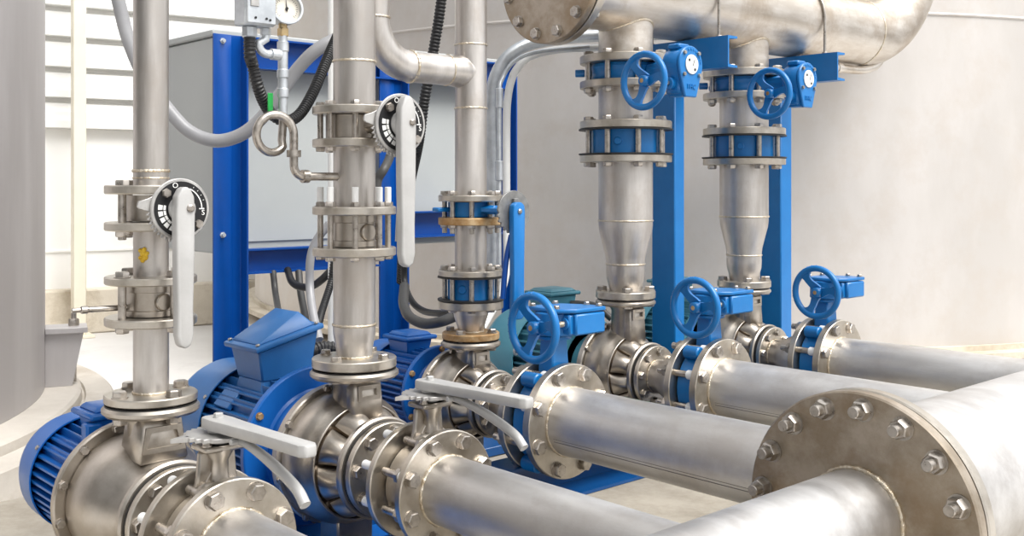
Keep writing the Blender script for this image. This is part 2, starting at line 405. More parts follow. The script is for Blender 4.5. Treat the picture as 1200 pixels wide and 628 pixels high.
# ================================================================== PUMPS
CA = math.radians(47.7)        # bearing used to turn bolt circles
PUMPS = [
 dict(n=1, X=-1.844, Y=.796, zf=.709, rf=.085, k=1.0, style='smooth', R=.108, s0=-.115, s1=-.33, s2=-.40, mat='bluemotor', cowl='bluemotor',
      label='nearest pump, smooth round stainless casing with small finned deep blue motor'),
 dict(n=2, X=-1.873, Y=1.253, zf=.714, rf=.0935, k=1.0, style='dimple', R=.138, s0=-.17, s1=-.46, s2=-.60, mat='bluebox', cowl='bluebox', ad=.176,
      label='pump with large wedge-lidded blue terminal box and wide deep blue adapter flange'),
 dict(n=3, X=-2.189, Y=1.842, zf=.681, rf=.081, k=.86, style='dimple', R=.112, s0=-.15, s1=-.36, s2=-.45, mat='bluemotor', cowl='bluemotor', ad=.128,
      label='pump with deep blue motor and low square box, under the rust stained flange'),
 dict(n=4, X=-2.185, Y=2.470, zf=.747, rf=.093, k=.95, style='dimple', R=.155, s0=-.15, s1=-.375, s2=-.52, mat='teal', cowl='tealcowl',
      label='pump with ribbed teal motor seen behind the handwheel of the nearest geared valve'),
 dict(n=5, X=-2.184, Y=3.095, zf=.741, rf=.093, k=.95, style='dimple', R=.148, s0=-.15, s1=-.375, s2=-.52, mat='teal', cowl='tealcowl',
      label='farthest pump, teal motor mostly hidden behind the first blue post'),
]
def dimple_fn(k):
    def fn(t, r, a):
        if .0245*k <= t <= .0835*k and r < .1148*k:
            lob = abs(math.sin(4*a+.3))**.6; f = (r-.0765*k)/(.038*k); f = max(0, min(1, f))
            b = (lob-.55)*math.sin(PI*(.05+.93*f))**.6; return t + k*.026*b, r + k*.022*b
        return t, r
    return fn
def fin_box(q, x0, x1, y0, y1, z0, z1): q.box(((x0+x1)/2,(y0+y1)/2,(z0+z1)/2), (abs(x1-x0),abs(y1-y0),abs(z1-z0)))
def motor(t, X, Y, c):
    R, s0, s1, s2 = c['R'], c['s0'], c['s1'], c['s2']; core = R*.8
    q = G(); o = (X, Y, ZP)
    q.cyl(o, XA, s1-.01, s0, core, .004, 40)
    q.cyl(o, XA, s0-.022, s0, R*.98, .004, 40)
    npz = 5 if R < .14 else 5; pitch = R*.74/npz
    a, b = X+s1+.004, X+s0-.02
    for k in range(-npz, npz+1):
        z = k*pitch
        yi = math.sqrt(core*core-z*z)-.012 if abs(z) < core else 0; yo = math.sqrt(R*R-z*z)
        for sg in (-1, 1):
            fin_box(q, a, b, Y+sg*yi, Y+sg*yo, ZP+z-.0022, ZP+z+.0022)
            fin_box(q, a, b, Y+z-.0022, Y+z+.0022, ZP+sg*yi, ZP+sg*yo)
    obj('motor_body', q, c['mat'], t, 30)
    q = G(); r = R*1.07
    q.lathe([(s1+.03,r-.003),(s1+.03,r),(s2+.035,r*.985),(s2+.012,r*.93),(s2,r*.8),(s2,0),(s2+.003,0),(s2+.003,r*.78),(s2+.02,r*.92),(s1+.03,r-.003)], o, XA, 56)
    cw = obj('fan_cowl', q, c['cowl'], t, 40)
    for p in circ((X+s1+.02, Y, ZP), XA, r, 4, PI/4+.2): inst('screw', 'cowlscrew', lambda: G().cyl((0,0,0), ZA, -.004, .003, .005, .001, 12), ['bolt'], cw, p, V(0, p.y-Y, p.z-ZP))
    q = G()
    for sg in (-1, 1): q.box((X+(s0+s1)/2, Y+sg*R*.45, (.322+ZP-R*.5)/2), ((s0-s1)*.6, .03, ZP-R*.5-.322), .003)
    obj('motor_foot', q, c['mat'], t)
def term_box(t, X, Y, z0, z1, sx, sy, mat, wedge=0):
    q = G(); rim = z1
    if wedge:
        tl = math.tan(math.radians(13.8)); hx, hy = sx/2, sy/2
        vs = [V(X+i*hx*.86, Y+j*hy*.82, z0) for j in (-1,1) for i in (-1,1)]+[V(X+i*hx, Y+j*hy, z1+(j+1)*hy*tl) for j in (-1,1) for i in (-1,1)]
        q.bevadd(vs, [[0,2,3,1],[4,5,7,6],[0,1,5,4],[2,6,7,3],[0,4,6,2],[1,3,7,5]], .004); b = obj('terminal_box', q, mat, t)
        ca, sa = math.cos(math.radians(13.8)), math.sin(math.radians(13.8)); ey, ez = V(0,ca,sa), V(0,-sa,ca); oc = V(X,Y,z1+hy*tl)
        def T(a, b_, c_): return oc+XA*a+ey*b_+ez*c_
        h2 = hy/ca; ex, e2 = hx+.011, h2+.011; q = G()
        vs = [T(i*ex,j*e2,k) for k in (.0005,.013) for j in (-1,1) for i in (-1,1)]
        q.bevadd(vs, [[0,2,3,1],[4,5,7,6],[0,1,5,4],[2,6,7,3],[0,4,6,2],[1,3,7,5]], .004, seg=2)
        vs = [T(-hx*.95,-h2*.95,.012),T(hx*.95,-h2*.95,.012),T(hx*.95,h2*.95,.012),T(-hx*.95,h2*.95,.012),
              T(-hx*.92,-h2*.90,.018),T(hx*.90,-h2*.90,.018),T(hx*.70,h2*.62,.012+wedge),T(-hx*.86,h2*.62,.012+wedge)]
        q.bevadd(vs, [[3,2,1,0],[4,5,6,7],[0,1,5,4],[1,2,6,5],[2,3,7,6],[3,0,4,7]], .003)
        obj('lid', q, mat, b)
        for i in (-1,1):
            for j in (-1,1): inst('screw', 'boxscrew', lambda: G().cyl((0,0,0), ZA, 0, .005, .005, .001, 12), ['bolt'], b, T(i*(hx-.002), j*(h2-.002), .0132), ez)
        return b
    q.frustum((X,Y,z0), (sx*.8,sy*.8), (X,Y,z1), (sx,sy), .004); b = obj('terminal_box', q, mat, t)
    q = G(); q.box((X,Y,rim+.006), (sx+.022,sy+.022,.012), .004)
    if wedge:
        hx, hy = sx/2, sy/2; zz = rim+.012
        vs = [(X-hx,Y-hy,zz),(X+hx,Y-hy,zz),(X+hx,Y+hy,zz),(X-hx,Y+hy,zz),
              (X-hx*.9,Y-hy*.92,zz+.008),(X+hx*.86,Y-hy*.92,zz+.008),(X+hx*.62,Y+hy*.62,zz+wedge),(X-hx*.62,Y+hy*.62,zz+wedge)]
        q.bevadd([V(p) for p in vs], [[3,2,1,0],[4,5,6,7],[0,1,5,4],[1,2,6,5],[2,3,7,6],[3,0,4,7]], .003)
    else: q.frustum((X,Y,rim+.012), (sx,sy), (X,Y,rim+.022), (sx*.8,sy*.8), .003)
    l = obj('lid', q, mat, b)
    return b
def pump(c):
    X, Y, k, n = c['X'], c['Y'], c['k'], c['n']; o = (X, Y, ZP)
    t = thing('centrifugal_pump', (X, Y, .2905), c['label'], 'pump', 'centrifugal pumps in a row'); c['t'] = t
    sN = .104                                        # front face of suction flange
    q = G()
    if c['style'] == 'smooth':
        q.lathe([(-.09,0),(-.09,.117),(-.086,.121),(-.07,.1225),(-.035,.122),(-.005,.116),(.025,.104),(.05,.0935),(.07,.088),(.085,.086),(.085,0)], o, XA, 72)
        obj('casing', q, 'cast', t, 35)
        rr = .141
        q = G().ring(o, XA, -.108, -.0905, rr, .05, .003, 72); rc = obj('casing_cover', q, 'cast', t)
        bolts(rc, 'covbolt', bolt_g(.0085, .01, 0), ['bolt'], V(o)+XA*(-.0905), XA, .131, 12, .2)
        q = G().lathe([(-.0905,.126),(-.087,.126),(-.086,.1235),(-.086,.121)], o, XA, 72)
    else:
        pr = [(-.062*k,0),(-.062*k,.139*k),(-.058*k,.141*k),(-.02*k,.141*k),(-.003*k,.1375*k),(.012*k,.1305*k),(.022*k,.1235*k),(.030*k,.1215*k),(.030*k,.1170*k),(.024*k,.1155*k)]
        for i in range(17): f = i/16; pr.append(((.0246+.0586*f)*k, (.1145-.038*f)*k))
        pr += [(.0837*k,.076*k), (.0865,.076*k), (.0865,0)]
        q.lathe(pr, o, XA, 160, fn=dimple_fn(k))
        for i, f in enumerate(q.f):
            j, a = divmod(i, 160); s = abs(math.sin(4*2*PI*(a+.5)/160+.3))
            if len(f) == 4 and (j in (9, 10, 11) or (11 < j < 22 and s < .20)): q.m[i] = 1  # groove and valley faces between lobes take the painted shade
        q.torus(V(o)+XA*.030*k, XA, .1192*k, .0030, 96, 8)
        obj('casing', q, ['cast','tintshade'], t, 50)
        q = G().ring(o, XA, -.086*k, -.0625*k, .150*k, .05, .003, 72); rc = obj('casing_cover', q, 'cast', t)
        bolts(rc, 'covbolt', bolt_g(.0085, .01, 0), ['bolt'], V(o)+XA*(-.0625*k), XA, .1452*k, 8, .2)
        if c.get('ad'):
            ad = c['ad']
            q = G().lathe([(-.087*k,.06),(-.087*k,ad*.75),(-.095*k,ad*.76),(-.120*k,ad*.765),(-.128*k,ad*.70),(-.147*k,ad*.70),(-.152*k,ad*.73),(-.153*k,ad*.985),(-.156*k,ad),(-.169*k,ad),(-.171*k,ad*.98),(-.171*k,.06)], o, XA, 72)
            af = obj('adapter_flange', q, 'bluemotor', t, 30)
            bolts(af, 'adbolt', bolt_g(.008, .01, 0), ['rust' if n == 2 else 'galv'], V(o)+XA*(-.1535*k), XA, ad*.93, 6, .5)
        else:
            q = G().cyl(o, XA, -.145, -.087*k, .10, .003, 48); obj('adapter', q, c['mat'], t)
    # discharge neck with raised pad
    zf, rf = c['zf'], c['rf']; w = rf*.95
    q = G(); q.lathe([(.07,rf*.50),(zf-ZP-.035,rf*.48),(zf-ZP-.018,rf*.62)], o, ZA, 40)
    ff = X+.075*(1 if c['style'] == 'smooth' else .7)
    bw = 1.15 if c['style'] == 'smooth' else .86
    q.frustum((X+.012, Y, ZP+.09*k), (.09*k, w*bw), (X+.012, Y, zf-.02), (.075*k, w*(.90 if bw > 1 else .80)), .005)
    xf = X+.012+.041*k
    z0, z1 = (ZP+.108*k, zf-.035) if c['style'] == 'smooth' else (zf-.062, zf-.030)
    a, b, th = (w*.5, w*.40, .005) if c['style'] == 'smooth' else (w*.31, w*.31, .005)
    fo = [(-a,z0),(a,z0),(b,z1),(-b,z1)]; fi = [(-a+.009,z0+.009),(a-.009,z0+.009),(b-.009,z1-.009),(-b+.009,z1-.009)]
    xa, xb = xf-.004, xf+.0035
    vs = [V(xx, Y+p[0], p[1]) for xx in (xa, xb) for ring in (fo, fi) for p in ring]
    q.add(vs, [[8+i,8+(i+1)%4,12+(i+1)%4,12+i] for i in range(4)]+[[i,(i+1)%4,8+(i+1)%4,8+i] for i in range(4)]+[[4+i,12+i,12+(i+1)%4,4+(i+1)%4] for i in range(4)])
    obj('discharge_neck', q, 'cast', t, 45)
    q = G().ring((X,Y,0), ZA, zf-.019, zf-.003, rf, .03, .005, 56); df = obj('discharge_flange', q, 'cast', t)
    q = G().cyl((X,Y,0), ZA, zf-.003, zf-.0005, rf*.94, n=48); obj('gasket', q, 'rubber', t)
    R2 = .1045*(k if k < 1 else .97 if n == 1 else 1); c['rs'] = R2
    q = G().ring(o, XA, .0868, sN, R2, .04, .004, 56); obj('suction_flange', q, 'cast', t)
    q = G().cyl(o, XA, sN+.0002, .1108, R2*.93, n=48); obj('gasket', q, 'rubber', t)
    zb = .2915
    q = G(); q.box((X-.03, Y, (zb+ZP-.10*k)/2), (.07, .09, ZP-.10*k-zb), .004); q.box((X-.03, Y, zb+.006), (.10,.16,.012), .002)
    obj('foot', q, 'cast', t)
    motor(t, X, Y, c)
    if n == 1:
        b = term_box(t, X-.20, Y, .615, .655, .085, .085, 'bluemotor')
        q = G(); q.box((X-.165, Y-.045, .625), (.03,.03,.05), .004); obj('lifting_lug', q, 'bluemotor', t)
    if n == 2:
        q = G(); q.frustum((X-.335,Y,ZP+.10),(.125,.14),(X-.335,Y,.654),(.112,.125),.004); obj('box_pedestal', q, 'bluebox', t)
        b = term_box(t, X-.335, Y, .650, .722, .136, .156, 'bluebox', .041)
        q = G().cyl((X-.335, Y+.076, .70), YA, 0, .03, .017, .003, 20); obj('cable_gland', q, 'black', b)
        q = G(); q.box((X-.37, Y-.10, ZP+.085), (.07,.05,.012), .002, R=Matrix.Rotation(math.radians(48), 3, 'X')); obj('side_pad', q, 'bluebox', t)
    if n == 3: term_box(t, X-.27, Y-.005, ZP+.08, .655, .10, .09, 'bluemotor')
    if n >= 4:
        b = term_box(t, X-.325, Y, ZP+.11, .735, .11, .12, 'teal')
        q = G().tube(spline([(X-.27,Y+.03,.705),(X-.24,Y+.05,.705),(X-.19,Y+.07,.70),(X-.15,Y+.10,.66)]), .011, 12); obj('cable_gland', q, 'hosedark', b)
        q = G().torus((X-.335, Y-.157, ZP+.04), V(1,.2,0), .012, .0035, 24, 8); q.cyl((X-.335,Y-.147,ZP+.04), YA, 0, .02, .004, n=10); obj('eye_bolt', q, 'galv', t)
for c in PUMPS: pump(c)

# ================================================================== SUCTION SIDE
VLAB = {1:'nearest lever', 2:'second lever'}
def lever_valve(c, label):
    X, Y = c['X'], c['Y']; xs = X+.261
    t = thing('lever_butterfly_valve', (xs, Y, ZP-.09), label, 'valve', 'lever butterfly valves on suction pipes')
    o = (xs, Y, ZP)
    q = G().ring(o, XA, -.0365, .0365, .082, .055, .004, 56)
    q.box((xs, Y, ZP+.088), (.05, .075, .03), .01)
    obj('body', q, 'cast', t)
    q = G()
    q.poly([(-.040,.085),(.040,.085),(.034,.11),(.031,.150),(-.031,.150),(-.034,.11)], (xs-.014, Y, ZP), YA, ZA, .012, .003)
    q.lathe([(.085,.021),(.11,.015),(.135,.014),(.15,.022),(.162,.024),(.162,0)], (xs+.004,Y,ZP), ZA, 28)
    for sg in (-1, 1): q.poly([(0,.088),(sg*.034,.088),(0,.14)][::sg], (xs-.003, Y, ZP), YA, ZA, .008, .001)
    q.box((xs, Y, ZP+.157), (.055, .07, .010), .003)
    nk = obj('neck', q, 'cast', t)
    for dy in (-.026, .026): inst('bolt', 'b65', bolt_g(.0075, .02, 0), ['bolt'], nk, (xs+.014, Y+dy, ZP+.1622), ZA)
    # notch plate
    q = G(); out = []; R = .052; zt = ZP+.172
    for i in range(96):
        a = 2*PI*i/96; r = R
        if 2.7 < a < 5.6: r = R*(1.06 if (i//2) % 2 else .95)
        out.append((r*math.cos(a), r*math.sin(a)))
    q.poly(out, (xs, Y, zt), XA, YA, .007, .0008); q.poly([(-.012,0),(0,-.03),(.012,0)], (xs-.005, Y-R*.95, zt), XA, YA, .007)
    q.cyl((xs,Y,ZP+.1625), ZA, 0, .012, .018, n=24)
    obj('notch_plate', q, 'levergrey', t, 30)
    # handle
    q = G(); d = V(1,0,.025).normalized(); up = V(-.025,0,1).normalized(); zh = zt+.012
    out = [(-.030,-.012),(-.022,-.020),(.01,-.0215),(.06,-.0185),(.15,-.015),(.272,-.0155),(.284,-.009),(.284,.009),(.272,.0155),(.15,.015),(.06,.0185),(.01,.0215),(-.022,.020),(-.030,.012)]
    q.poly(out, (xs, Y, zh), d, YA, .019, .004, seg=2)
    q.cyl((xs,Y,zt+.0072), ZA, 0, .014, .017, .001, 24)
    h = obj('handle', q, 'lever', t)
    inst('screw', 'levscrew', bolt_g(.0075, .01, 0), ['lever'], h, V(xs, Y, zh+.0185), up)
    q = G(); q.tube(spline([(xs+.062,Y,zt+.006),(xs+.10,Y,zt+.004),(xs+.15,Y,zt-.005),(xs+.20,Y,zt-.018),(xs+.245,Y,zt-.034),(xs+.268,Y,zt-.052)], 8), .0075, 12, rf=lambda i: .006+.0025*min(1, i/20))
    q.cyl((xs+.075, Y, zt+.006), YA, -.018, .018, .005, .001, 14)
    obj('trigger', q, 'lever', t)
    return t
def suction_spool(c, label):
    X, Y, n = c['X'], c['Y'], c['n']; o = V(X, Y, ZP); rs = c['rs']*.93
    t = thing('suction_spool', (X+.17, Y, ZP-.1), label, 'pipe', 'pump suction spool pieces')
    if n <= 2:
        f1 = flange(t, o, XA, .111, .127, rs, .05); q = G().lathe([(.1272,.0505),(.204,.0505)], o, XA, 48); obj('pipe', q, 'pipeh', t)
        weld(t, o+XA*.129, XA, .051, .0035)
        f2 = flange(t, o, XA, .206, .222, .1135, .05)
        bolts(f2, 'lugw', lambda: G().cyl((0,0,0), ZA, 0, .040, .0088, .001, 14, mi=1), ['bolt','ptfe'], o+XA*.206, XA, .094, 8, .39, -XA)
    else:
        f1 = flange(t, o, XA, .111, .127, rs, .05)
        q = G().lathe([(.1272,.0495),(.14,.0495),(.155,.051),(.20,.071),(.222,.081),(.237,.084),(.263,.084)], o, XA, 56); obj('expander', q, 'pipe', t)
        weld(t, o+XA*.129, XA, .05, .003); weld(t, o+XA*.258, XA, .084, .003)
        f2 = flange(t, o, XA, .264, .286, .1395, .08)
    nb = 8
    bolts(f1, 'sflb%d' % (n<=2), bolt_g(.0132 if n <= 2 else .0122, .03, .02), ['bolt'], o+XA*.127, XA, rs*.80, nb, .39+.25)
    return t
SLAB = {1:'short flanged pipe between the nearest pump and the nearest lever valve', 2:'short flanged pipe joining the wedge-boxed pump to its lever valve',
        3:'flared stainless pipe behind the nearest blue geared valve', 4:'flared stainless pipe behind the geared valve in front of the first blue post',
        5:'flared stainless pipe behind the farthest blue geared valve'}
for c in PUMPS: suction_spool(c, SLAB[c['n']])
lever_valve(PUMPS[0], 'lever valve with white grey handle on the nearest suction pipe, under the slimmest riser')
lever_valve(PUMPS[1], 'lever valve with white grey handle on the suction pipe of the wedge-boxed pump')

def handwheel(t, o, d, R, mat='blue', dish=.012):
    u, v, w = basis(d); o = V(o); q = G()
    q.torus(o, d, R, .0098, 64, 14)
    for i in range(64):        # grip ripples
        if i % 2 == 0 and (i < 22): 
            a = 2*PI*i/64; e = u*math.cos(a)+v*math.sin(a); q.tube([o+e*(R+.0052)-w*.008, o+e*(R+.0095), o+e*(R+.0052)+w*.008], .0016, 6)
    q.cyl(o, d, -.020, .010, .0155, .003, 28)
    for k in range(3):
        a = 2*PI*k/3+.5; pts = []; 
        for i in range(13):
            f = i/12; rr = .012+(R-.012)*f; b = a+.30*math.sin(PI*f)*(.7); e = u*math.cos(b)+v*math.sin(b)
            pts.append((o+e*rr-w*dish*(1-f)**1.2, w.cross(e)))
        vs = []; 
        for i, (p, s) in enumerate(pts):
            f = i/12; hw = .0155-.005*math.sin(PI*f)+(.013*max(0, f-.7)/.3 if f > .7 else 0); th = .0045
            vs += [p+s*hw-w*th, p+s*hw+w*th, p-s*hw+w*th, p-s*hw-w*th]
        fs = [[4*i+j, 4*i+(j+1)%4, 4*i+4+(j+1)%4, 4*i+4+j] for i in range(12) for j in range(4)]
        q.add(vs, fs+[[0,1,2,3],[51,50,49,48]])
    hw = obj('handwheel', q, mat, t, 50)
    q = G(); q.cyl(o, d, .0100, .0108, .0065, .0004, 18); obj('hub_nut', q, 'rust', hw)
    return hw
def gear_valve_suction(c, label, wheel_off):
    X, Y = c['X'], c['Y']; xs = X+.321; o = (xs, Y, ZP)
    t = thing('geared_butterfly_valve', (xs, Y, ZP-.12), label, 'valve', 'blue geared butterfly valves on suction pipes')
    q = G().ring(o, XA, -.0315, .0315, .112, .08, .004, 56)
    for a in (PI/2-.62, PI/2+.62, -PI/2-.62, -PI/2+.62): q.cyl((xs, Y+.126*math.cos(a), ZP+.126*math.sin(a)), XA, -.026, .026, .019, .003, 20)
    obj('body', q, 'blue', t)
    q = G(); q.frustum((xs,Y,ZP+.105), (.054,.062), (xs,Y,ZP+.20), (.046,.052), .004); q.cyl((xs,Y,ZP), ZA, .198, .208, .045, .002, 32); obj('neck', q, 'blue', t)
    zg = ZP+.209
    q = G(); q.cyl((xs,Y,zg), ZA, 0, .012, .050, .002, 36); q.cyl((xs+.004,Y+.006,zg), ZA, .0, .058, .056, .004, 36); q.box((xs+.058, Y+.045, zg+.030), (.056, .105, .052), .004); q.box((xs+.03, Y+.02, zg+.03), (.09,.08,.05), .004)
    q.cyl((xs+.058, Y-.012, zg+.032), -YA, -.004, .012, .015, .001, 24)
    gb = obj('gearbox', q, 'blue', t)
    q = G(); cov = [(-.052,-.045),(.052,-.045),(.085,-.005),(.085,.10),(.03,.10),(-.052,.055)]
    q.poly(cov, (xs, Y, zg+.0585), XA, YA, .010, .002); cv = obj('cover', q, 'blue', gb)
    for p in ((-.04,-.034),(.045,-.034),(.072,.088),(-.04,.045),(.03,.088)): inst('bolt', 'b65', bolt_g(.0075,.02,0), ['bolt'], cv, (xs+p[0], Y+p[1], zg+.0687), ZA)
    yw = Y-wheel_off; zw = zg+.032
    q = G().cyl((xs+.058, Y-.0245, zw), -YA, 0, wheel_off-.03, .0075, .001, 18); obj('shaft', q, 'weld', gb)
    handwheel(t, (xs+.058, yw, zw), -YA, .076)
    return t
gear_valve_suction(PUMPS[2], 'blue handwheel valve nearest the bolted manifold flange, in front of the teal motor', .125)
gear_valve_suction(PUMPS[3], 'blue handwheel valve at the foot of the first blue post', .14)
gear_valve_suction(PUMPS[4], 'farthest low blue handwheel valve, seen against the pale tank beside the second post', .15)

# manifolds ---------------------------------------------------------
MX = -.9486
def branch(t, c, s0, r, rfl, thick, xend, nb, ph, Rb, key, mk, mats=('bolt',)):
    X, Y = c['X'], c['Y']; o = V(X, Y, ZP)
    f = flange(t, o, XA, s0, s0+thick, rfl, r-.004)
    q = G().lathe([(s0+thick-.002, r), (xend-X, r)], o, XA, 64); br = obj('branch_pipe', q, 'pipeh', t)
    weld(t, o+XA*(s0+thick+.001), XA, r, .0042)
    bolts(f, key, mk, list(mats), o+XA*(s0+thick), XA, Rb, nb, ph)
    return br
t = thing('suction_manifold', (MX, 2.6, ZP-.22), 'big stainless header tube with three branch pipes, behind the large sixteen-bolt flange', 'pipe')
o = V(MX, 0, ZP)
q = G().lathe([(1.726,.159),(4.6,.159)], o, YA, 96); obj('header_tube', q, 'pipeh', t)
for c in PUMPS[2:]:
    br = branch(t, c, .356, .0835, .1405, .024, MX-.03, 8, .39, .119, 'gvb', bolt_g(.0175, .155, .12, False, (.026,.05)), ('bolt','ptfe'))
    # green marker dab lying on the crown of the pipe
    X, Y = c['X'], c['Y']
    for ang in ((-.42, -.33) if c['n'] < 5 else (-.42,)):
        q = G(); q.tube([(X+.40,Y-.0836*math.cos(ang),ZP+.0836*math.sin(ang)),(MX-.13,Y-.0836*math.cos(ang),ZP+.0836*math.sin(ang))], .0009 if ang < -.4 else .0005, 6); obj('seam_line', q, 'scratch', br)
    q = G(); vs = []; nn = 9
    x0 = X+.545 + {3:0, 4:.03, 5:.06}[c['n']]
    for i in range(nn):
        f = i/(nn-1); a0 = PI/2 - .16 + .05*math.sin(f*6); a1 = PI/2-.62+.1*math.sin(f*9+c['n'])
        for a in (a0, (a0+a1)/2, a1): vs.append((x0+.13*f, Y+.0839*math.cos(a), ZP+.0839*math.sin(a)))
    q.add(vs, [[3*i+j, 3*i+3+j, 3*i+4+j, 3*i+1+j] for i in range(nn-1) for j in (0,1)]); obj('paint_mark', q, 'green', br, 60)
q = G().ring(o, YA, 1.7055, 1.7300, .219, .15, .003, 96); fl = obj('flange', q, 'flange', t)
q = G().cyl(o, YA, 1.6992, 1.7053, .207, n=80); obj('gasket', q, 'rubber', t)
t = thing('suction_manifold', (MX, 1.1, ZP-.22), 'narrower stainless header tube welded through the large sixteen-bolt flange', 'pipe')
q = G().cyl(o, YA, 1.6755, 1.699, .219, .003, 96); bf = obj('end_flange', q, 'plate', t, 38)
def mbolt():
    q = G(); q.cyl((0,0,0), ZA, 0, .0025, .0205, n=24); q.hexa((0,0,0), ZA, .0025, .0195, .0175); q.cyl((0,0,0), ZA, 0, .036, .0105, .0015, 18)
    q.cyl((0,0,0), -ZA, 0, .05, .0105, n=14); q.hexa((0,0,0), -ZA, .0505, .068, .0175); return q
bolts(bf, 'manb', mbolt, ['bolt'], o+YA*1.6755, YA, .191, 16, .07, -YA)
q = G().lathe([(-.2,.085),(1.6757,.085)], o, YA, 80); q.lathe([(-.2,.085),(-.2,0)], o, YA, 80); obj('header_tube', q, 'pipeh', t)
weld(t, o+YA*1.6735, YA, .087, .0055, 90)
for c in PUMPS[:2]:
    branch(t, c, .2995, .0655, .1135, .017, MX-.02, 8, .39, .094, 'lvb', bolt_g(.0145, .085, .03, False, (.017,.034)), ('bolt','ptfe'))
# ================================================================== DISCHARGE SIDE
def spool(name, loc, label, group=None): return thing(name, loc, label, 'pipe', group)
def vlathe(t, X, Y, prof, mat='pipe', name='pipe', n=48): return obj(name, G().lathe([(z, r) for z, r in prof], (X,Y,0), ZA, n), mat, t)
def vfl(t, X, Y, z0, z1, r, ri, mat='flange'): return flange(t, (X,Y,0), ZA, z0, z1, r, ri, mat)
def stack(c, d):
    X, Y, n = c['X'], c['Y'], c['n']; a0 = CA
    # --- lower spool
    z0, z1 = d['comp']; L0, L1 = d['low']
    t = spool('discharge_spool', (X,Y,z0), d['lab'][0], 'lower discharge spools')
    f = vfl(t, X, Y, z0, z1, d['rc'], .025, d.get('cmat','flange'))
    bolts(f, 'dsb%d'%n, bolt_g(d['rb']*1.05, .046, .037), ['bolt'], (X,Y,z1), ZA, d['rc']*.80, 4, a0+d['ph0'])
    vlathe(t, X, Y, [(z1-.001, d['cone'][0][1])]+d['cone']+[(L0+.002, d['cone'][-1][1])])
    for zw, rw in d['welds']: weld(t, (X,Y,zw), ZA, rw, .0028)
    vfl(t, X, Y, L0, L1, d['rf'], d['cone'][-1][1]-.003)
    # --- check valve
    M0 = d['mid'][0]
    t = thing('check_valve', (X,Y,L1), d['lab'][1], 'valve', 'wafer check valves between flanges')
    h = M0-L1; rb = d['rv']; q = G()
    if n <= 2:
        q.lathe([(L1+.002,.03),(L1+.002,rb),(L1+.2*h,rb),(L1+.22*h,rb*.93),(L1+.75*h,rb*.93),(L1+.77*h,rb),(M0-.002,rb),(M0-.002,.03)], (X,Y,0), ZA, 48)
        e = V(math.cos(a0-.75), math.sin(a0-.75), 0); q.cyl(V(X,Y,L1+h*.47)+e*rb*.8, e, 0, rb*.28, h*.26, .002, 20)
    else: q.lathe([(L1+.004,rb*.5),(L1+.004,rb),(M0-.004,rb),(M0-.004,rb*.5)], (X,Y,0), ZA, 56)
    b = obj('body', q, 'cast' if n <= 2 else 'blue', t)
    if n >= 3:
        for zg in (L1+.0002, M0-.0044): obj('gasket', G().cyl((X,Y,0), ZA, zg, zg+.0042, d['rf']*1.025, n=48), 'rubber', t)
        e = V(math.cos(a0-1.9), math.sin(a0-1.9), 0); q = G().cyl(V(X,Y,(L1+M0)/2)+e*rb*.9, e, 0, rb*.16, .012, .002, 16); obj('plug', q, 'blue', t)
    nb = d['nb']
    bolts(t, 'stc%d'%n, stud_g(d['rb'], M0-L1+2*d['ft'], d['tail'][0], d['tail'][1], d.get('white', False)), ['bolt','ptfe'], (X,Y,L1-d['ft']), ZA, d['bc'], nb, a0+d['ph'], name='stud')
    if n == 1:
        p = V(X, Y, L1+.018); e = V(-.15,-1,0).normalized(); q = G().cyl(p, e, .03, .108, .0052, .001, 14); q.cyl(p, e, .108, .120, .0068, .001, 14); q.cyl(p, e, .120, .135, .0042, .001, 12); obj('drain_nipple', q, 'bolt', t)
    # --- mid spool
    M1, M2, M3 = d['mid'][1], d['mid'][2], d['mid'][3]
    t = spool('discharge_spool', (X,Y,M0), d['lab'][2], 'upper discharge spools')
    vfl(t, X, Y, M0, M1, d['rf'], d['rp']-.003); vlathe(t, X, Y, [(M1-.002,d['rp']),(M2+.002,d['rp'])]); vfl(t, X, Y, M2, M3, d['rf'], d['rp']-.003, d.get('mat2','flange'))
    if n == 1:
        q = G()
        for i in range(16):
            a = math.radians(-45+random.uniform(-11,11)); p = V(X+.033*math.cos(a), Y+.033*math.sin(a), .977+random.uniform(-.012,.010)); q.lathe([(-.004,0),(-.003,.003),(0,.0045),(.003,.003),(.004,0)], p, V(random.uniform(-1,1),random.uniform(-1,1),random.uniform(-1,1)), 8)
        obj('sealing_tape', q, 'yellow', t)
    d['t_mid'] = t
    # --- butterfly valve
    T0, T1 = d['top'][0], d['top'][1]
    zc = (M3+T0)/2
    return X, Y, zc, M3, T0, T1, a0
def bfly_studs(t, c, d, M3, T0): bolts(t, 'stb%d'%c['n'], stud_g(d['rb'], T0-M3+2*d['ft'], d['btail'][0], d['btail'][1]), ['bolt','ptfe'], (c['X'],c['Y'],M3-d['ft']), ZA, d['bc'], d['nb'], CA+d['ph'], name='stud')
D = {}
D[1] = dict(comp=(.711,.7255), rc=.081, cone=[(.727,.031)], low=(.849,.864), mid=(.923,.937,1.019,1.034), top=(1.084,1.1), rf=.080, rp=.0308, rv=.046, nb=4, rb=.0125, bc=.062, ft=.0145, ph=math.radians(58), ph0=math.radians(55), tail=(.006,.004), btail=(.004,.016), welds=[(.7268,.031)],
  lab=['slim stainless pipe rising from the nearest pump, with a flange at each end','wafer check valve on the slimmest riser, with a thin nipple sticking out','short slim flanged pipe marked with a dab of yellow sealing tape'])
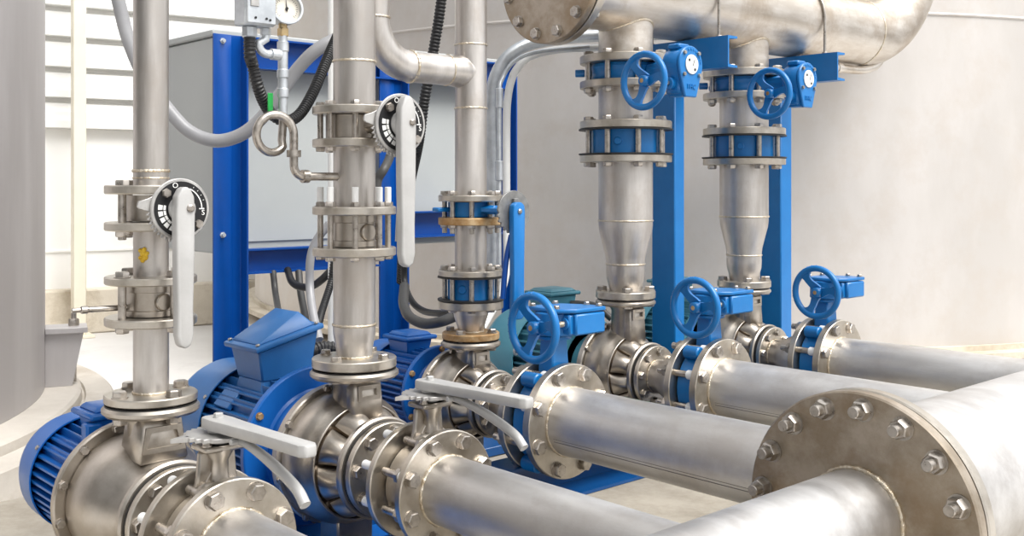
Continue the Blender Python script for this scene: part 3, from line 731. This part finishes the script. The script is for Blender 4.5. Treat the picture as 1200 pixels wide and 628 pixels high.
D[2] = dict(comp=(.716,.7364), rc=.089, cone=[(.738,.0372),(.752,.0385),(.785,.0445),(.80,.0452),(.81,.0447)], low=(.951,.969), mid=(1.038,1.055,1.1795,1.197), top=(1.2486,1.266), rf=.088, rp=.0445, rv=.047, nb=8, rb=.0107, bc=.071, ft=.0175, ph=math.radians(10), ph0=math.radians(67), tail=(.040,.004), btail=(.004,.008), white=True, welds=[(.805,.045),(.738,.037)],
  lab=['stainless riser tapering down onto the pump with the wedge-lidded box','steel check valve caged by long white-tipped studs, below the gauge branch','short flanged riser with the gauge branch welded into its side'])
D[3] = dict(comp=(.683,.701), rc=.078, cone=[(.7025,.033),(.748,.047),(.752,.0475)], low=(.7655,.788), mid=(.8537,.8706,.9926,1.0126), top=(1.056,1.073), rf=.0885, rp=.0436, rv=.063, nb=8, rb=.0118, bc=.0715, ft=.0185, ph=math.radians(4), ph0=math.radians(67), tail=(.004,.004), btail=(.004,.024), welds=[(.7025,.0335)], mat2='rust', cmat='rust',
  lab=['short tapered spool on the pump beside the blue lever riser, its lower flange rust stained','blue check valve on the thin riser, below the rusty flange','short riser piece ending in a rusty orange flange'])
for n, dz in ((4, 0), (5, -.006)):
    D[n] = dict(comp=(.749+dz,.7717+dz), rc=.093, cone=[(.7735+dz,.050),(.79,.054),(.81,.0595),(.835,.061),(.854,.060),(.880,.063),(.955,.082),(.975,.0845),(.992,.0847)], low=(1.171,1.194), mid=(1.2745,1.299,1.400,1.422), top=(1.477,1.501), rf=.143, rp=.0847, rv=.108, nb=8, rb=.0155, bc=.120, ft=.024, ph=math.radians(12), ph0=math.radians(88), tail=(.008,.005), btail=(.005,.016), welds=[(.8545,.0603),(.990,.0850)],
      lab=['wide riser necking down to its pump, %s the first blue post' % ('just before' if n == 4 else 'beyond'), 'blue check valve between big flanges on the %s' % ('wide riser nearer the header end plate' if n == 4 else 'farthest wide riser'),
           'short wide flanged pipe below geared valve on %s' % ('wide riser nearer the header end plate' if n == 4 else 'farthest wide riser')])
def dial_valve(c, d, label, sdial, R, ztop, zbot, hw):
    X, Y, zc, M3, T0, T1, a0 = stack(c, d)
    t = thing('dial_butterfly_valve', (X,Y,M3), label, 'valve', 'butterfly valves with round black dials')
    h = T0-M3; rb = d['rp']*1.35; q = G().lathe([(M3+.002,.03),(M3+.002,rb),(T0-.002,rb),(T0-.002,.03)], (X,Y,0), ZA, 48)
    q.cyl( (X,Y,zc), -XA, rb*.9, rb+.012, .015, .002, 20)
    obj('body', q, 'cast', t); xd = X+sdial
    q = G().cyl( (X,Y,zc), XA, rb*.9, sdial-.007, .0155, .001, 24); q.box(((X+rb+xd)/2, Y, zc), (xd-X-rb-.02, .05, .008), .002); q.box((xd-.0125, Y, zc), (.009,.05,.05), .003); obj('neck', q, 'cast', t)
    bfly_studs(t, c, d, M3, T0)
    u, v = YA, ZA; oc = V(xd, Y, zc); ol = oc-YA*.007
    q = G(); q.cyl(oc, XA, -.006, 0, R, .0015, 72)
    # toothed rim and pointed ear behind the dial
    out = []; 
    for i in range(84):
        a = PI*1.02 + PI*.62*i/83; r = R*(1.10 if (i//3) % 2 else 1.0); out.append((r*math.cos(a), r*math.sin(a)))
    q.poly([(0,0)]+out, oc-XA*.011, YA, ZA, .0045, .0005)
    ear = [(-R*.7,R*.5),(-R*1.05,R*.34),(-R*1.34,R*.26),(-R*1.40,R*.10),(-R*1.32,R*.02),(-R*.9,-R*.1)]
    q.poly(ear[::-1], oc-XA*.011, YA, ZA, .0045, .0008)
    dp = obj('dial_plate', q, 'levergrey', t)
    q = G(); q.cyl(oc, XA, .0002, .0012, R*.90, n=64, mi=0)
    def arcband(r0, r1, b0, b1, n=20, mi=1):
        vs = []; 
        for i in range(n+1):
            a = b0+(b1-b0)*i/n
            for r in (r0, r1): vs.append(oc+XA*.0016+YA*r*math.cos(a)+ZA*r*math.sin(a))
        q.add(vs, [[2*i,2*i+1,2*i+3,2*i+2] for i in range(n)], mi)
    arcband(R*.70, R*.735, .02, 1.15); arcband(R*.62, R*.80, -.02, .03, 2)
    for i in range(5): 
        b = PI*.93+i*.30; arcband(R*.52, R*.60, b, b+.26, 6); arcband(R*.63, R*.78, b+.02, b+.24, 6, 1)
    put_text(q, 'O', R*.24, oc+XA*.0014+YA*(-R*.20)+ZA*R*.76, YA, ZA, 1, .0006); put_text(q, 'S', R*.24, oc+XA*.0014+YA*R*.76+ZA*(-R*.13), YA, ZA, 1, .0006)
    for i in range(4): b = .35+.22*i; arcband(R*.80, R*.84, b, b+.02, 1)
    obj('dial_face', q, ['blackface','white'], dp, 20)
    for p in ((-R*.52,R*.52),(R*.58,-R*.50)): inst('bolt', 'dialb%.3f'%R, bolt_g(R*.15,.01,0,washer=False), ['bolt'], dp, oc+XA*.0015+YA*p[0]+ZA*p[1], XA)
    # hanging lever
    zt, zb = ztop-zc, zbot-zc; w = hw
    out = [(-w*.98,-.01),(-w*.90,zt*.55),(-w*.45,zt*.92),(0,zt),(w*.45,zt*.92),(w*.90,zt*.55),(w*.98,-.01),(w*.9,zb*.45),(w*.8,zb*.7),(w*.84,zb*.9),(w*.6,zb*.975),(0,zb),(-w*.6,zb*.975),(-w*.84,zb*.9),(-w*.8,zb*.7),(-w*.9,zb*.45)]
    q = G(); q.lathe([(.0014,0),(.0014,w*1.32),(.012,w*1.25),(.016,w*1.0),(.016,0)], oc, XA, 36)
    q.poly(out[::-1], ol+XA*.014, YA, ZA, .022, .0075, seg=3)
    hd = obj('handle', q, 'lever', t, 50)
    inst('screw', 'hdscrew', lambda: G().lathe([(0,.007),(.003,.0065),(.005,.004),(.005,0)], (0,0,0), ZA, 16), ['bolt'], hd, ol+XA*.0362+YA*.008+ZA*.002, XA)
    q = G(); q.tube(spline([oc+XA*.013+ZA*(zb*.30)-YA*w*.2, oc+XA*.004+ZA*(zb*.55)-YA*w*.35, oc+XA*.000+ZA*(zb*.82)-YA*w*.45], 6), .0055, 10); obj('trigger', q, 'lever', t)
    return X, Y, T0, T1
# p1
c, d = PUMPS[0], D[1]
X, Y, T0, T1 = dial_valve(c, d, 'slim riser butterfly valve whose dial overlaps the ultramarine post, lever hanging down', .122, .053, 1.098, .822, .0175)
t = spool('riser_pipe', (X,Y,T0), 'slimmest stainless riser pipe, above the dial that overlaps the ultramarine post', 'stainless riser pipes')
vfl(t, X, Y, T0, T1, d['rf'], .028); vlathe(t, X, Y, [(T1-.002,.0308),(2.5,.0308),(2.5,0)]); weld(t, (X,Y,1.126), ZA, .031, .0026); weld(t, (X,Y,1.113), ZA, .031, .0014)
# p2
c, d = PUMPS[1], D[2]
X, Y, T0, T1 = dial_valve(c, d, 'butterfly valve with black dial and very long lever, on the gauge branch riser', .167, .061, 1.279, .936, .020)
t = spool('riser_pipe', (X,Y,T0), 'stainless riser pipe standing directly behind the pressure gauge', 'stainless riser pipes')
vfl(t, X, Y, T0, T1, d['rf'], .041); vlathe(t, X, Y, [(T1-.002,.0445),(2.5,.0445),(2.5,0)]); weld(t, (X,Y,1.362), ZA, .0448, .0026)
# p3: blue lever valve and teed riser
c, d = PUMPS[2], D[3]
X, Y, zc, M3, T0, T1, a0 = stack(c, d)
t = thing('lever_butterfly_valve', (X,Y,M3), 'blue butterfly valve above the rusty flange, blue lever hanging from a toothed grey disc', 'valve')
q = G().lathe([(M3+.002,.03),(M3+.002,.062),(T0-.002,.062),(T0-.002,.03)], (X,Y,0), ZA, 48); q.cyl( (X,Y,zc), -XA, .055, .085, .010, .002, 16); q.box((X-.03,Y-.07,zc), (.03,.06,.012), .003)
obj('body', q, 'blue', t)
q = G().cyl( (X,Y,zc), XA, .055, .105, .012, .002, 20); q.poly([(.07,-.028),(.166,-.020),(.166,.020),(.07,.028)], (X,Y,zc-.007), XA, YA, .014, .003); obj('neck', q, 'blue', t)
bfly_studs(t, c, d, M3, T0)
oc = V(X+.173, Y, zc-.004); q = G(); out = []
for i in range(96):
    a = 2*PI*i/96; r = .056
    if PI*.98 < a < PI*1.75: r = .056*(1.03 if (i//2) % 2 else .93)
    out.append((r*math.cos(a), r*math.sin(a)))
q.poly(out, oc-XA*.004, YA, ZA, .006, .0008); q.box(oc+XA*.006+ZA*.030, (.012,.016,.012), .002); dp = obj('notch_plate', q, 'disc', t, 30)
q = G(); out = [(-.021,.0),(-.019,.018),(-.008,.026),(.008,.026),(.019,.018),(.021,0),(.0185,-.15),(.019,-.27),(.010,-.278),(-.010,-.278),(-.019,-.27),(-.0185,-.15)]
q.poly(out, oc+XA*.0025, YA, ZA, .020, .004, seg=2); hd = obj('handle', q, 'blue', t)
inst('screw', 'hdscrew', None, ['bolt'], hd, oc+XA*.0228+ZA*.002, XA)
q = G(); q.tube(spline([oc+XA*.004-YA*.012-ZA*.06, oc-XA*.010-YA*.018-ZA*.13, oc-XA*.016-YA*.024-ZA*.225], 6), .0075, 10); obj('trigger', q, 'blueframe', t)
t = spool('riser_pipe', (X,Y,T0), 'thin stainless riser with a side tee bending up behind the gauge riser', 'stainless riser pipes')
vfl(t, X, Y, T0, T1, d['rf'], .04); vlathe(t, X, Y, [(T1-.002,.0436),(2.5,.0436),(2.5,0)]); weld(t, (X,Y,1.481), ZA, .0438, .0026); weld(t, (X,Y,1.309), ZA, .0438, .0026)
za = 1.407; RB = .115; Ye = Y-.320
pts = [(X,Y-.01,za),(X,Y-.10,za)]+[tuple(p) for p in arc((X,Ye+RB,za+RB), -YA, -ZA, RB, PI/2, 0, 14)]+[(X,Ye,1.75),(X,Ye,2.5)]
q = G().tube([V(p) for p in pts], .0405, 36, cap=True); obj('side_branch', q, 'pipe', t)
q = G().lathe([(.026,.0405),(.040,.0440),(.052,.0438),(.066,.0418),(.080,.0406)], (X,Y,za), -YA, 36); obj('tee_collar', q, 'pipe', t)
weld(t, (X,Y-.085,za), YA, .0406, .0024); weld(t, (X,Ye+RB,za), YA, .0408, .004); weld(t, (X,Ye,za+RB), ZA, .0408, .003)
# p4, p5: geared valves under the header
def gear_valve_upper(c, d, label):
    X, Y, zc, M3, T0, T1, a0 = stack(c, d)
    t = thing('geared_butterfly_valve', (X,Y,M3), label, 'valve', 'blue geared butterfly valves under the header')
    q = G().lathe([(M3+.002,.05),(M3+.002,.104),(M3+.012,.108),(M3+.020,.104),(T0-.020,.104),(T0-.012,.108),(T0-.002,.104),(T0-.002,.05)], (X,Y,0), ZA, 56); q.cyl( (X,Y,zc), -XA, .10, .145, .014, .002, 20); q.cyl((X-.09,Y-.09,zc), V(-1,-1,0), 0, .03, .012, .002, 16)
    obj('body', q, 'blue', t)
    q = G().cyl( (X,Y,zc), XA, .10, .185, .026, .003, 28); q.box((X+.14,Y,zc), (.07,.05,.04), .004); obj('neck', q, 'blue', t)
    bfly_studs(t, c, d, M3, T0)
    xg = X+.187; R = .055; o = V(xg, Y, zc+.006)
    def shape(R, low, wlow): return [(R*math.sin(a), R*math.cos(a)) for a in [i*PI/14-PI*.62 for i in range(int(14*1.24)+1)]][::-1] + [(-wlow,-low),(wlow,-low)]
    sh = shape(R, .096, .026)
    q = G(); q.poly([(a*.97,b*.97) for a, b in sh][::1], o, YA, ZA, .058, .006, seg=2); q.box(o+XA*.03+ZA*.054-YA*.01, (.045,.05,.016), .004); q.cyl(o+XA*.028-ZA*.056, -YA, .02, .056, .018, .002, 24); q.box(o+XA*.03-ZA*.06-YA*.01, (.05,.06,.05), .006)
    gb = obj('gearbox', q, 'blue', t, 40)
    q = G(); q.poly(sh, o+XA*.0585, YA, ZA, .011, .0025)
    put_text(q, 'FHC', .021, o+XA*.0700-ZA*.066, YA, ZA, 0, .0022)
    for i in range(5): 
        a = 1.0+i*.28; p = o+XA*.0695+YA*.045*math.cos(a)+ZA*.045*math.sin(a); q.box(p, (.004,.007,.007), .001)
    for i in range(4):
        a = .15+i*.2; p = o+XA*.0695+YA*.045*math.cos(a)+ZA*.045*math.sin(a); q.box(p, (.004,.005,.007), .001)
    cv = obj('cover', q, 'blue', gb, 30)
    for a in (.80, 2.35, 3.85, 5.57): inst('bolt', 'gcb', bolt_g(.0062,.01,0,washer=False), ['bolt'], cv, o+XA*.0697+YA*.0465*math.cos(a)+ZA*.0465*math.sin(a), XA)
    q = G(); q.cyl(o+XA*.0697, XA, 0, .004, .029, .001, 40, mi=0)
    for p in ((-.014,.012),(.012,-.015)): q.cyl(o+XA*.0738+YA*p[0]+ZA*p[1], XA, 0, .001, .0042, n=14, mi=1)
    q.poly([(-.001,-.010),(.001,-.010),(.001,.012),(-.001,.012)], o+XA*.0738+YA*.006+ZA*.004, V(0,.9,-.4), V(0,.4,.9), .0008, mi=1)
    obj('position_dial', q, ['pvc','blackface'], gb)
    zs = o.z-.056; xs = xg+.028
    q = G().cyl((xs,Y-.056,zs), -YA, 0, .105, .0075, .001, 16); obj('shaft', q, 'bolt', gb)
    handwheel(t, (xs, Y-.165, zs), -YA, .076)
    return X, Y, T0, T1
HZ, HR = 1.709, .1335; HX = -2.187; HYE = 3.85; ER = .45
X4, Y4, T0, T1 = gear_valve_upper(PUMPS[3], D[4], 'blue handwheel valve under the header beside the round end plate')
X5, Y5, _, _ = gear_valve_upper(PUMPS[4], D[5], 'blue handwheel valve under the header farther from the round end plate')
t = thing('discharge_header', (HX, 3.0, HZ-HR), 'large brushed stainless header pipe running overhead, ending in a sweeping elbow', 'pipe')
q = G().lathe([(2.185,HR),(HYE,HR)], (HX,0,HZ), YA, 96); obj('header_tube', q, 'header', t, 40)
pts = arc((HX,HYE,HZ+ER), -ZA, YA, ER, 0, PI/2, 26)
q = G().tube(pts+[V(HX,HYE+ER,2.5)], HR, 64); obj('elbow', q, 'header', t, 50)
weld(t, (HX,HYE,HZ), YA, HR, .004, 90)
fl = flange(t, (HX,0,HZ), YA, 2.1585, 2.186, .197, .12)
q = G().cyl((HX,0,HZ), YA, 2.1532, 2.1582, .186, n=80); obj('gasket', q, 'rubber', t)
q = G().cyl((HX,0,HZ), YA, 2.129, 2.1530, .197, .002, 80); bl = obj('end_plate', q, 'plate', t)
bolts(bl, 'hdb', bolt_g(.0165, .085, .058), ['bolt'], (HX,2.129,HZ), YA, .170, 12, .26, -YA)
for (X, Y) in ((X4,Y4),(X5,Y5)):
    q = G(); vs = []; n = 64; r = .0845; vs2 = []
    for i in range(n):
        a = 2*PI*i/n; x, y = r*math.cos(a), r*math.sin(a); dx = X+x-HX; zt = HZ-math.sqrt(max(0, HR*HR-dx*dx))
        vs.append(V(X+x,Y+y,T1-.002)); vs2.append(V(X+x,Y+y,zt+.003))
    q.add(vs+vs2, [[i,(i+1)%n,n+(i+1)%n,n+i] for i in range(n)]); st = obj('outlet_stub', q, 'header', t)
    q = G(); q.tube([p-ZA*.002 for p in vs2]+[vs2[0]-ZA*.002], .0042, 8, cap=False); obj('weld_bead', q, 'weld', t, 60)
    f = vfl(t, X, Y, T0, T1, .143, .08)
q = G(); q.tube(spline([(HX+.03,3.45,1.5545),(HX+.03,3.62,1.5545),(HX+.03,3.76,1.5545),(HX+.03,3.87,1.562),(HX+.03,3.96,1.585),(HX+.03,4.01,1.62)], 8), .0165, 16); q.cyl((HX+.03,3.66,1.5545), YA, 0, .03, .0205, .002, 20); obj('drain_pipe', q, 'header', t)
# posts, brackets, straps
for k, (yp, wx, wy, xe) in enumerate(((2.753,.100,.052,-1.985),(3.385,.094,.072,-1.975))):
    px = HX-.06
    t = thing('support_post', (px, yp, .2905), ('bright blue post %s, its bracket carrying the header' % ('between the two wide risers' if k == 0 else 'beyond the farthest riser')), 'post', 'blue header posts')
    q = G(); q.box((px, yp, (.302+1.472)/2), (wx, wy, 1.472-.302), .004); obj('column', q, 'blue', t)
    q = G(); q.box((px,yp,.2965), (.18,.16,.011), .002); obj('base_plate', q, 'blue', t)
    q = G(); za, zb, xa = 1.473, 1.573, HX-.21
    q.poly([(0,0),(.05,0),(.05,.007),(.006,.010),(.006,.090),(.05,.093),(.05,.1),(0,.1)], (xa, yp-.026, za), YA, ZA, xe-xa, 0); obj('bracket', q, 'blue', t)
    q = G(); yy = yp+.012; r = HR+.0055; zc = HZ
    pts = [V(HX+r,yy,1.555),V(HX+r,yy,HZ)]+arc((HX,yy,HZ), XA, ZA, r, 0, PI, 24)+[V(HX-r,yy,1.555)]
    q.tube(pts, .0048, 10)
    for sg in (-1,1): q.hexa((HX+sg*r,yy,1.5738), ZA, 0, .008, .011)
    solo('u_bolt', q, 'bolt', 'thin steel U-bolt holding the header down on the %s blue bracket' % ('first' if k == 0 else 'farthest'), 'bolt', 'header U-bolts')
# ================================================================== GAUGE, CONDUITS, CABLES
def W(px, py, dp):
    x = (px-600)/1230*dp; return V(.673*x-.739*dp, .739*x+.673*dp, 1.1-(py-217)/1230*dp)
gx, gy0 = -1.873, 1.253; gy = gy0-.146; tt = D[2]['t_mid']
t = thing('pressure_gauge', (gx, gy, 1.118), 'round pressure gauge on coiled stainless siphon tube with elbow into the riser', 'gauge')
q = G(); r = .0085
pts = [V(gx,gy0-.0435,1.118),V(gx,gy+.022,1.118)]+arc((gx,gy+.022,1.14), -ZA, -YA, .022, 0, PI/2, 8)+[V(gx,gy,1.16),V(gx,gy,1.200)]
cy, cz, cr = gy-.038, 1.204, .038
n = 40
for i in range(1, n+1):
    a = (2*PI-.75)*i/n; pts.append(V(gx-.026*i/n, cy+cr*math.cos(a), cz+cr*math.sin(a)))
pts += [V(gx-.028,gy-.0115,cz-.012),V(gx-.028,gy-.009,cz+.02),V(gx-.028,gy-.009,1.25)]
q.tube(pts, r, 14); obj('siphon_tube', q, 'bolt', t)
q = G(); q.lathe([(-.006,0),(-.006,.0145),(.008,.0145),(.008,0)], (gx,gy,1.163), ZA, 16); obj('elbow_fitting', q, 'bolt', t)
q = G(); q.lathe([(-.007,0),(-.007,.0135),(.007,.0135),(.007,0)], (gx,gy+.026,1.118), YA, 16); obj('elbow_fitting', q, 'bolt', t)
bx, by = gx-.028, gy-.009
q = G(); q.lathe([(1.245,0),(1.245,.0092),(1.278,.0092),(1.280,.0118),(1.296,.0118),(1.298,.0100),(1.318,.0100),(1.32,.0120),(1.335,.0120),(1.337,.0102),(1.372,.0102),(1.374,.0118),(1.392,.0118),(1.394,.009),(1.405,.009),(1.405,0)], (bx,by,0), ZA, 20); obj('stem_fittings', q, 'galv', t)
q = G(); q.box((bx,by,1.4125), (.018,.018,.018), .002); q.cyl((bx,by,0), ZA, 1.42, 1.436, .009, n=14); obj('brass_stem', q, 'brass', t)
gd = V(.97,-.20,.06).normalized(); gc = V(bx+.004,by+.003,1.4585)
q = G(); q.lathe([(-.022,0),(-.022,.027),(-.018,.031),(.010,.031),(.014,.0335),(.018,.0325),(.018,.0285),(.008,.0285)], gc, gd, 48); cs = obj('case', q, 'galv', t)
gu = ZA.cross(gd).normalized(); gv = gd.cross(gu)
q = G(); q.cyl(gc, gd, -.002, .0085, .0287, n=48, mi=0)
for i in range(25):
    a = -PI/4+PI*1.5*i/24; e = gu*math.cos(a)+gv*math.sin(a); s = gd.cross(e); r0 = .021 if i % 4 else .019
    p0, p1 = gc+gd*.0089+e*r0, gc+gd*.0089+e*.024; q.add([p0+s*.0004,p1+s*.0004,p1-s*.0004,p0-s*.0004], [[0,1,2,3]], 1)
obj('dial_face', q, ['dial','blackface'], cs, 20)
q = G(); e = gv*.97-gu*.08; s = gu; p = gc+gd*.0105; q.add([p-e*.006+s*.0016, p+e*.020+s*.0003, p+e*.020-s*.0003, p-e*.006-s*.0016], [[0,1,2,3]]); q.cyl(p, gd, -.001, .002, .003, n=14); obj('needle', q, 'blackface', cs, 0)
# pressure switch box beside it
sw = V(gx-.03, by-.066, 1.418)
t = thing('pressure_switch', (sw.x, sw.y, 1.355), 'grey metal pressure switch box hanging beside the round gauge', 'switch')
q = G(); q.box((sw.x+.006,sw.y,sw.z+.04), (.046,.068,.082), .003); q.box((sw.x+.0325,sw.y,sw.z+.04), (.006,.064,.078), .002); bd = obj('body', q, 'galv', t)
q = G(); q.box((sw.x+.0365,sw.y-.016,sw.z+.045), (.003,.018,.022), .001)
for yy, zz in ((-.014,.012),(.010,.062),(.010,.012),(.018,.010)): q.cyl((sw.x+.0362,sw.y+yy,sw.z+zz), XA, 0, .001, .0025, n=10, mi=1)
obj('window', q, ['levergrey','blackface'], bd)
pt = [V(sw.x,sw.y+.028,1.417),V(sw.x,sw.y+.028,1.395)]+arc((sw.x,sw.y+.032,1.385), -YA, -ZA, .020, 0, PI/2, 8)+[V(bx,by-.015,1.366)]
q = G().tube(pt, .0085, 14); q.cyl((sw.x,sw.y+.028,0), ZA, 1.403, 1.4165, .011, .001, 6); q.lathe([(-.01,0),(-.01,.0115),(.01,.0115),(.01,0)], (bx,by-.017,1.3655), YA, 16); obj('connecting_pipe', q, 'galv', t)
q = G().cyl((sw.x,sw.y-.008,0), ZA, 1.395, 1.4165, .0155, .002, 8); obj('cable_gland', q, 'galv', t)
solo('plastic_tag', G().box((bx-.012, by-.022, 1.263), (.003,.012,.05), .001), 'greentag', 'small green plastic tag tucked behind the gauge stem', 'tag')
def W(px, py, dp):
    x = (px-600)/1230*dp; return V(.673*x-.739*dp, .739*x+.673*dp, 1.1-(py-217)/1230*dp)
def hose(name, pts, r, mat, label, cat='cable', rib=0, n=8, seg=12):
    q = G(); P = spline(pts, n)
    if rib:
        Ls = [0]
        for a, b in zip(P, P[1:]): Ls.append(Ls[-1]+(b-a).length)
        m = int(Ls[-1]/rib)*4; Q = []; j = 0
        for i in range(m+1):
            sdist = Ls[-1]*i/m
            while j < len(Ls)-2 and Ls[j+1] < sdist: j += 1
            f = (sdist-Ls[j])/max(1e-9, Ls[j+1]-Ls[j]); Q.append(P[j].lerp(P[j+1], f))
        q.tube(Q, r, seg, rf=lambda i: r*(1.0 if i % 4 < 2 else .86))
    else: q.tube(P, r, seg)
    return solo(name, q, mat, label, cat, None, 60 if not rib else 25)
hose('flexible_conduit', [V(sw.x,sw.y-.008,1.400),V(sw.x,sw.y-.007,1.36),W(296,76,2.12),W(302,100,2.13),W(310,121,2.16),W(321,136,2.19),W(336,142,2.21),W(352,133,2.25),W(367,108,2.30),W(379,80,2.35),W(391,52,2.41),W(403,28,2.46),W(420,8,2.5)], .0125, 'black', 'black corrugated conduit looping from the pressure switch box behind the riser', 'conduit', rib=.007, seg=14)
hose('flexible_conduit', [W(118,-60,2.55),W(137,-5,2.55),W(149,42,2.55),W(168,88,2.55),W(196,127,2.55),W(222,154,2.55),W(252,165,2.55),W(280,159,2.55),W(303,142,2.55),W(326,114,2.55),W(348,82,2.55),W(372,58,2.55),W(400,44,2.58),W(430,40,2.65)], .0165, 'hosegrey', 'smooth grey conduit sagging across the ultramarine post', 'conduit')
hose('flexible_conduit', [W(519,-30,3.25), W(516,10,3.25), W(507,65,3.25), W(497,120,3.25), W(490,170,3.3), W(474,250,3.6), W(470,330,3.8)], .017, 'black', 'straight black corrugated conduit crossing behind the side tee pipe', 'conduit', rib=.011, seg=14)
hose('cable', [W(320,318,3.6), W(323,345,3.55), W(328,372,3.3), W(334,395,2.9)], .011, 'hosedark', 'dark cable dropping from the cabinet onto the wedge-lidded motor box', 'cable')
hose('cable', [W(337,316,3.62), W(342,330,3.55), W(352,336,3.5), W(366,335,3.45), W(380,325,3.4), W(394,308,3.4), W(402,290,3.4)], .0125, 'black', 'thick black cable sagging in a loop beneath the cabinet rail', 'cable')
hose('cable', [W(350,318,3.65), W(352,340,3.6), W(357,368,3.5), W(362,400,3.3)], .0125, 'hosedark', 'dark cable hanging behind the looping black cable', 'cable')
hose('flexible_conduit', [W(386,262,2.75), W(372,280,2.75), W(364,302,2.75), W(363,335,2.75), W(367,368,2.7), W(374,398,2.65)], .0112, 'hosegrey', 'thin grey conduit curving down beside the check valve studs to the wedge-lidded box', 'conduit')
hose('cable', [W(392,300,3.2), W(388,330,3.2), W(378,362,3.1), W(370,392,2.95)], .0115, 'black', 'black cable slanting down to the wedge-lidded motor box', 'cable', rib=.009)
hose('flexible_conduit', [(-2.208,1.358,.70),(-2.205,1.385,.703),(-2.19,1.42,.695),(-2.18,1.44,.66),(-2.18,1.445,.60)], .017, 'black', 'short black corrugated elbow conduit leaving the wedge-lidded box', 'conduit', rib=.009)
hose('hose', [W(474,335,3.5), W(473,356,3.4), W(480,371,3.3), W(497,379,3.25), W(516,377,3.2), W(532,371,3.2)], .0165, 'hosedark', 'thick dark grey hose curving under the check valve with blue body', 'hose')
hose('cable', [W(474,300,3.6), W(474,330,3.6), W(482,352,3.5), W(496,364,3.42), W(515,367,3.3), W(535,365,3.2)], .011, 'black', 'black cable curving just above the thick dark hose', 'cable')
hose('hose', [W(441,225,2.75), W(443,210,2.75), W(450,198,2.75), W(456,186,2.8), W(459,172,2.85), W(460,150,2.95)], .012, 'hosedark', 'dark hose bending behind the long-levered dial valve', 'hose')
gp = [W(577,345,3.35), W(577,300,3.35), W(577,250,3.35), W(577,180,3.35), W(576,120,3.35), W(580,92,3.35), W(592,70,3.36), W(612,55,3.38), W(640,47,3.42), W(680,43,3.5), W(740,41,3.62), W(790,40,3.7)]
hose('steel_conduit', gp, .0205, 'galv', 'galvanised conduit bending over behind the round header end plate', 'conduit', n=8, seg=16)
t = thing('instrument_tube', W(585,330,3.18), 'thin steel instrument tube with fittings beside the rusty flange riser', 'tube')
q = G(); q.tube(spline([W(585,330,3.18), W(585,200,3.18), W(585,112,3.18), W(589,92,3.2), W(603,72,3.25), W(630,61,3.3), W(690,55,3.4)], 8), .0065, 12); obj('tube', q, 'galv', t)
q = G(); p = W(585,200,3.18)
for zz in (0, .22): q.cyl(p+ZA*zz, ZA, -.03, .03, .0125, .002, 14)
obj('coupling', q, 'galv', t)
hose('plastic_pipe', [W(700,56,3.5), W(655,58,3.42), W(622,66,3.35), W(608,78,3.3), W(600,92,3.28), W(595,115,3.27), W(593.5,150,3.27), W(593.5,250,3.27), W(594,310,3.25), W(586,345,3.2), W(572,372,3.15), W(560,392,3.1)], .0125, 'pvc', 'white plastic pipe curving down behind the blue hanging lever', 'pipe')
q = G(); p = W(389, 300, 3.3); q.cyl((p.x,p.y,0), ZA, .0005, 2.3, .0125, n=20)
solo('plastic_pipe', q, 'pvc', 'straight white vertical pipe just behind the gauge riser', 'pipe')

# ================================================================== CAMERA, LIGHT
cam = bpy.data.cameras.new('camera'); co = bpy.data.objects.new('camera', cam); C.objects.link(co)
co.location = (0, 0, 1.1); co.rotation_euler = (PI/2, 0, math.atan2(.739, .673))
cam.sensor_fit = 'HORIZONTAL'; cam.sensor_width = 36; cam.lens = 36*1230/1200; cam.shift_y = -97/1200; cam.clip_start = .05
SC.camera = co
w = bpy.data.worlds.new('daylight'); SC.world = w; w.use_nodes = True; t = w.node_tree
bg = t.nodes['Background']; tc = t.nodes.new('ShaderNodeTexCoord'); sp = t.nodes.new('ShaderNodeSeparateXYZ')
L(t, tc.outputs['Generated'], sp.inputs[0])
dt = t.nodes.new('ShaderNodeVectorMath'); dt.operation = 'DOT_PRODUCT'; dt.inputs[1].default_value = V(.74,.60,.30).normalized()
L(t, tc.outputs['Generated'], dt.inputs[0])
md = t.nodes.new('ShaderNodeMapRange'); md.interpolation_type = 'SMOOTHSTEP'; md.inputs[1].default_value = -.6; md.inputs[2].default_value = .95; md.inputs[3].default_value = .24; md.inputs[4].default_value = 2.1
L(t, dt.outputs['Value'], md.inputs[0])
mr = t.nodes.new('ShaderNodeMapRange'); mr.inputs[1].default_value = -1; mr.inputs[2].default_value = 1
L(t, sp.outputs['Z'], mr.inputs[0])
col = ramp(t, mr.outputs[0], [(.36,(.10,.09,.08)), (.49,(.26,.25,.24)), (.56,(.66,.66,.67)), (.72,(.98,.99,1.0)), (1.0,(1.2,1.22,1.25))])
L(t, col, bg.inputs['Color'])
mm = t.nodes.new('ShaderNodeMath'); mm.operation = 'MULTIPLY'; mm.inputs[1].default_value = .62
L(t, md.outputs[0], mm.inputs[0]); L(t, mm.outputs[0], bg.inputs['Strength'])
sun = bpy.data.lights.new('sun', 'SUN'); so = bpy.data.objects.new('sun', sun); C.objects.link(so)
sun.energy = 3.5; sun.angle = math.radians(35); sun.color = (1, .975, .94)
so.rotation_euler = V(-.56, -.12, -.82).to_track_quat('-Z', 'Y').to_euler(); so.location = (3, 1, 5)
SC.view_settings.view_transform = 'Standard'; SC.view_settings.look = 'None'; SC.view_settings.exposure = .36; SC.view_settings.gamma = 1; SC.view_settings.use_curve_mapping = False
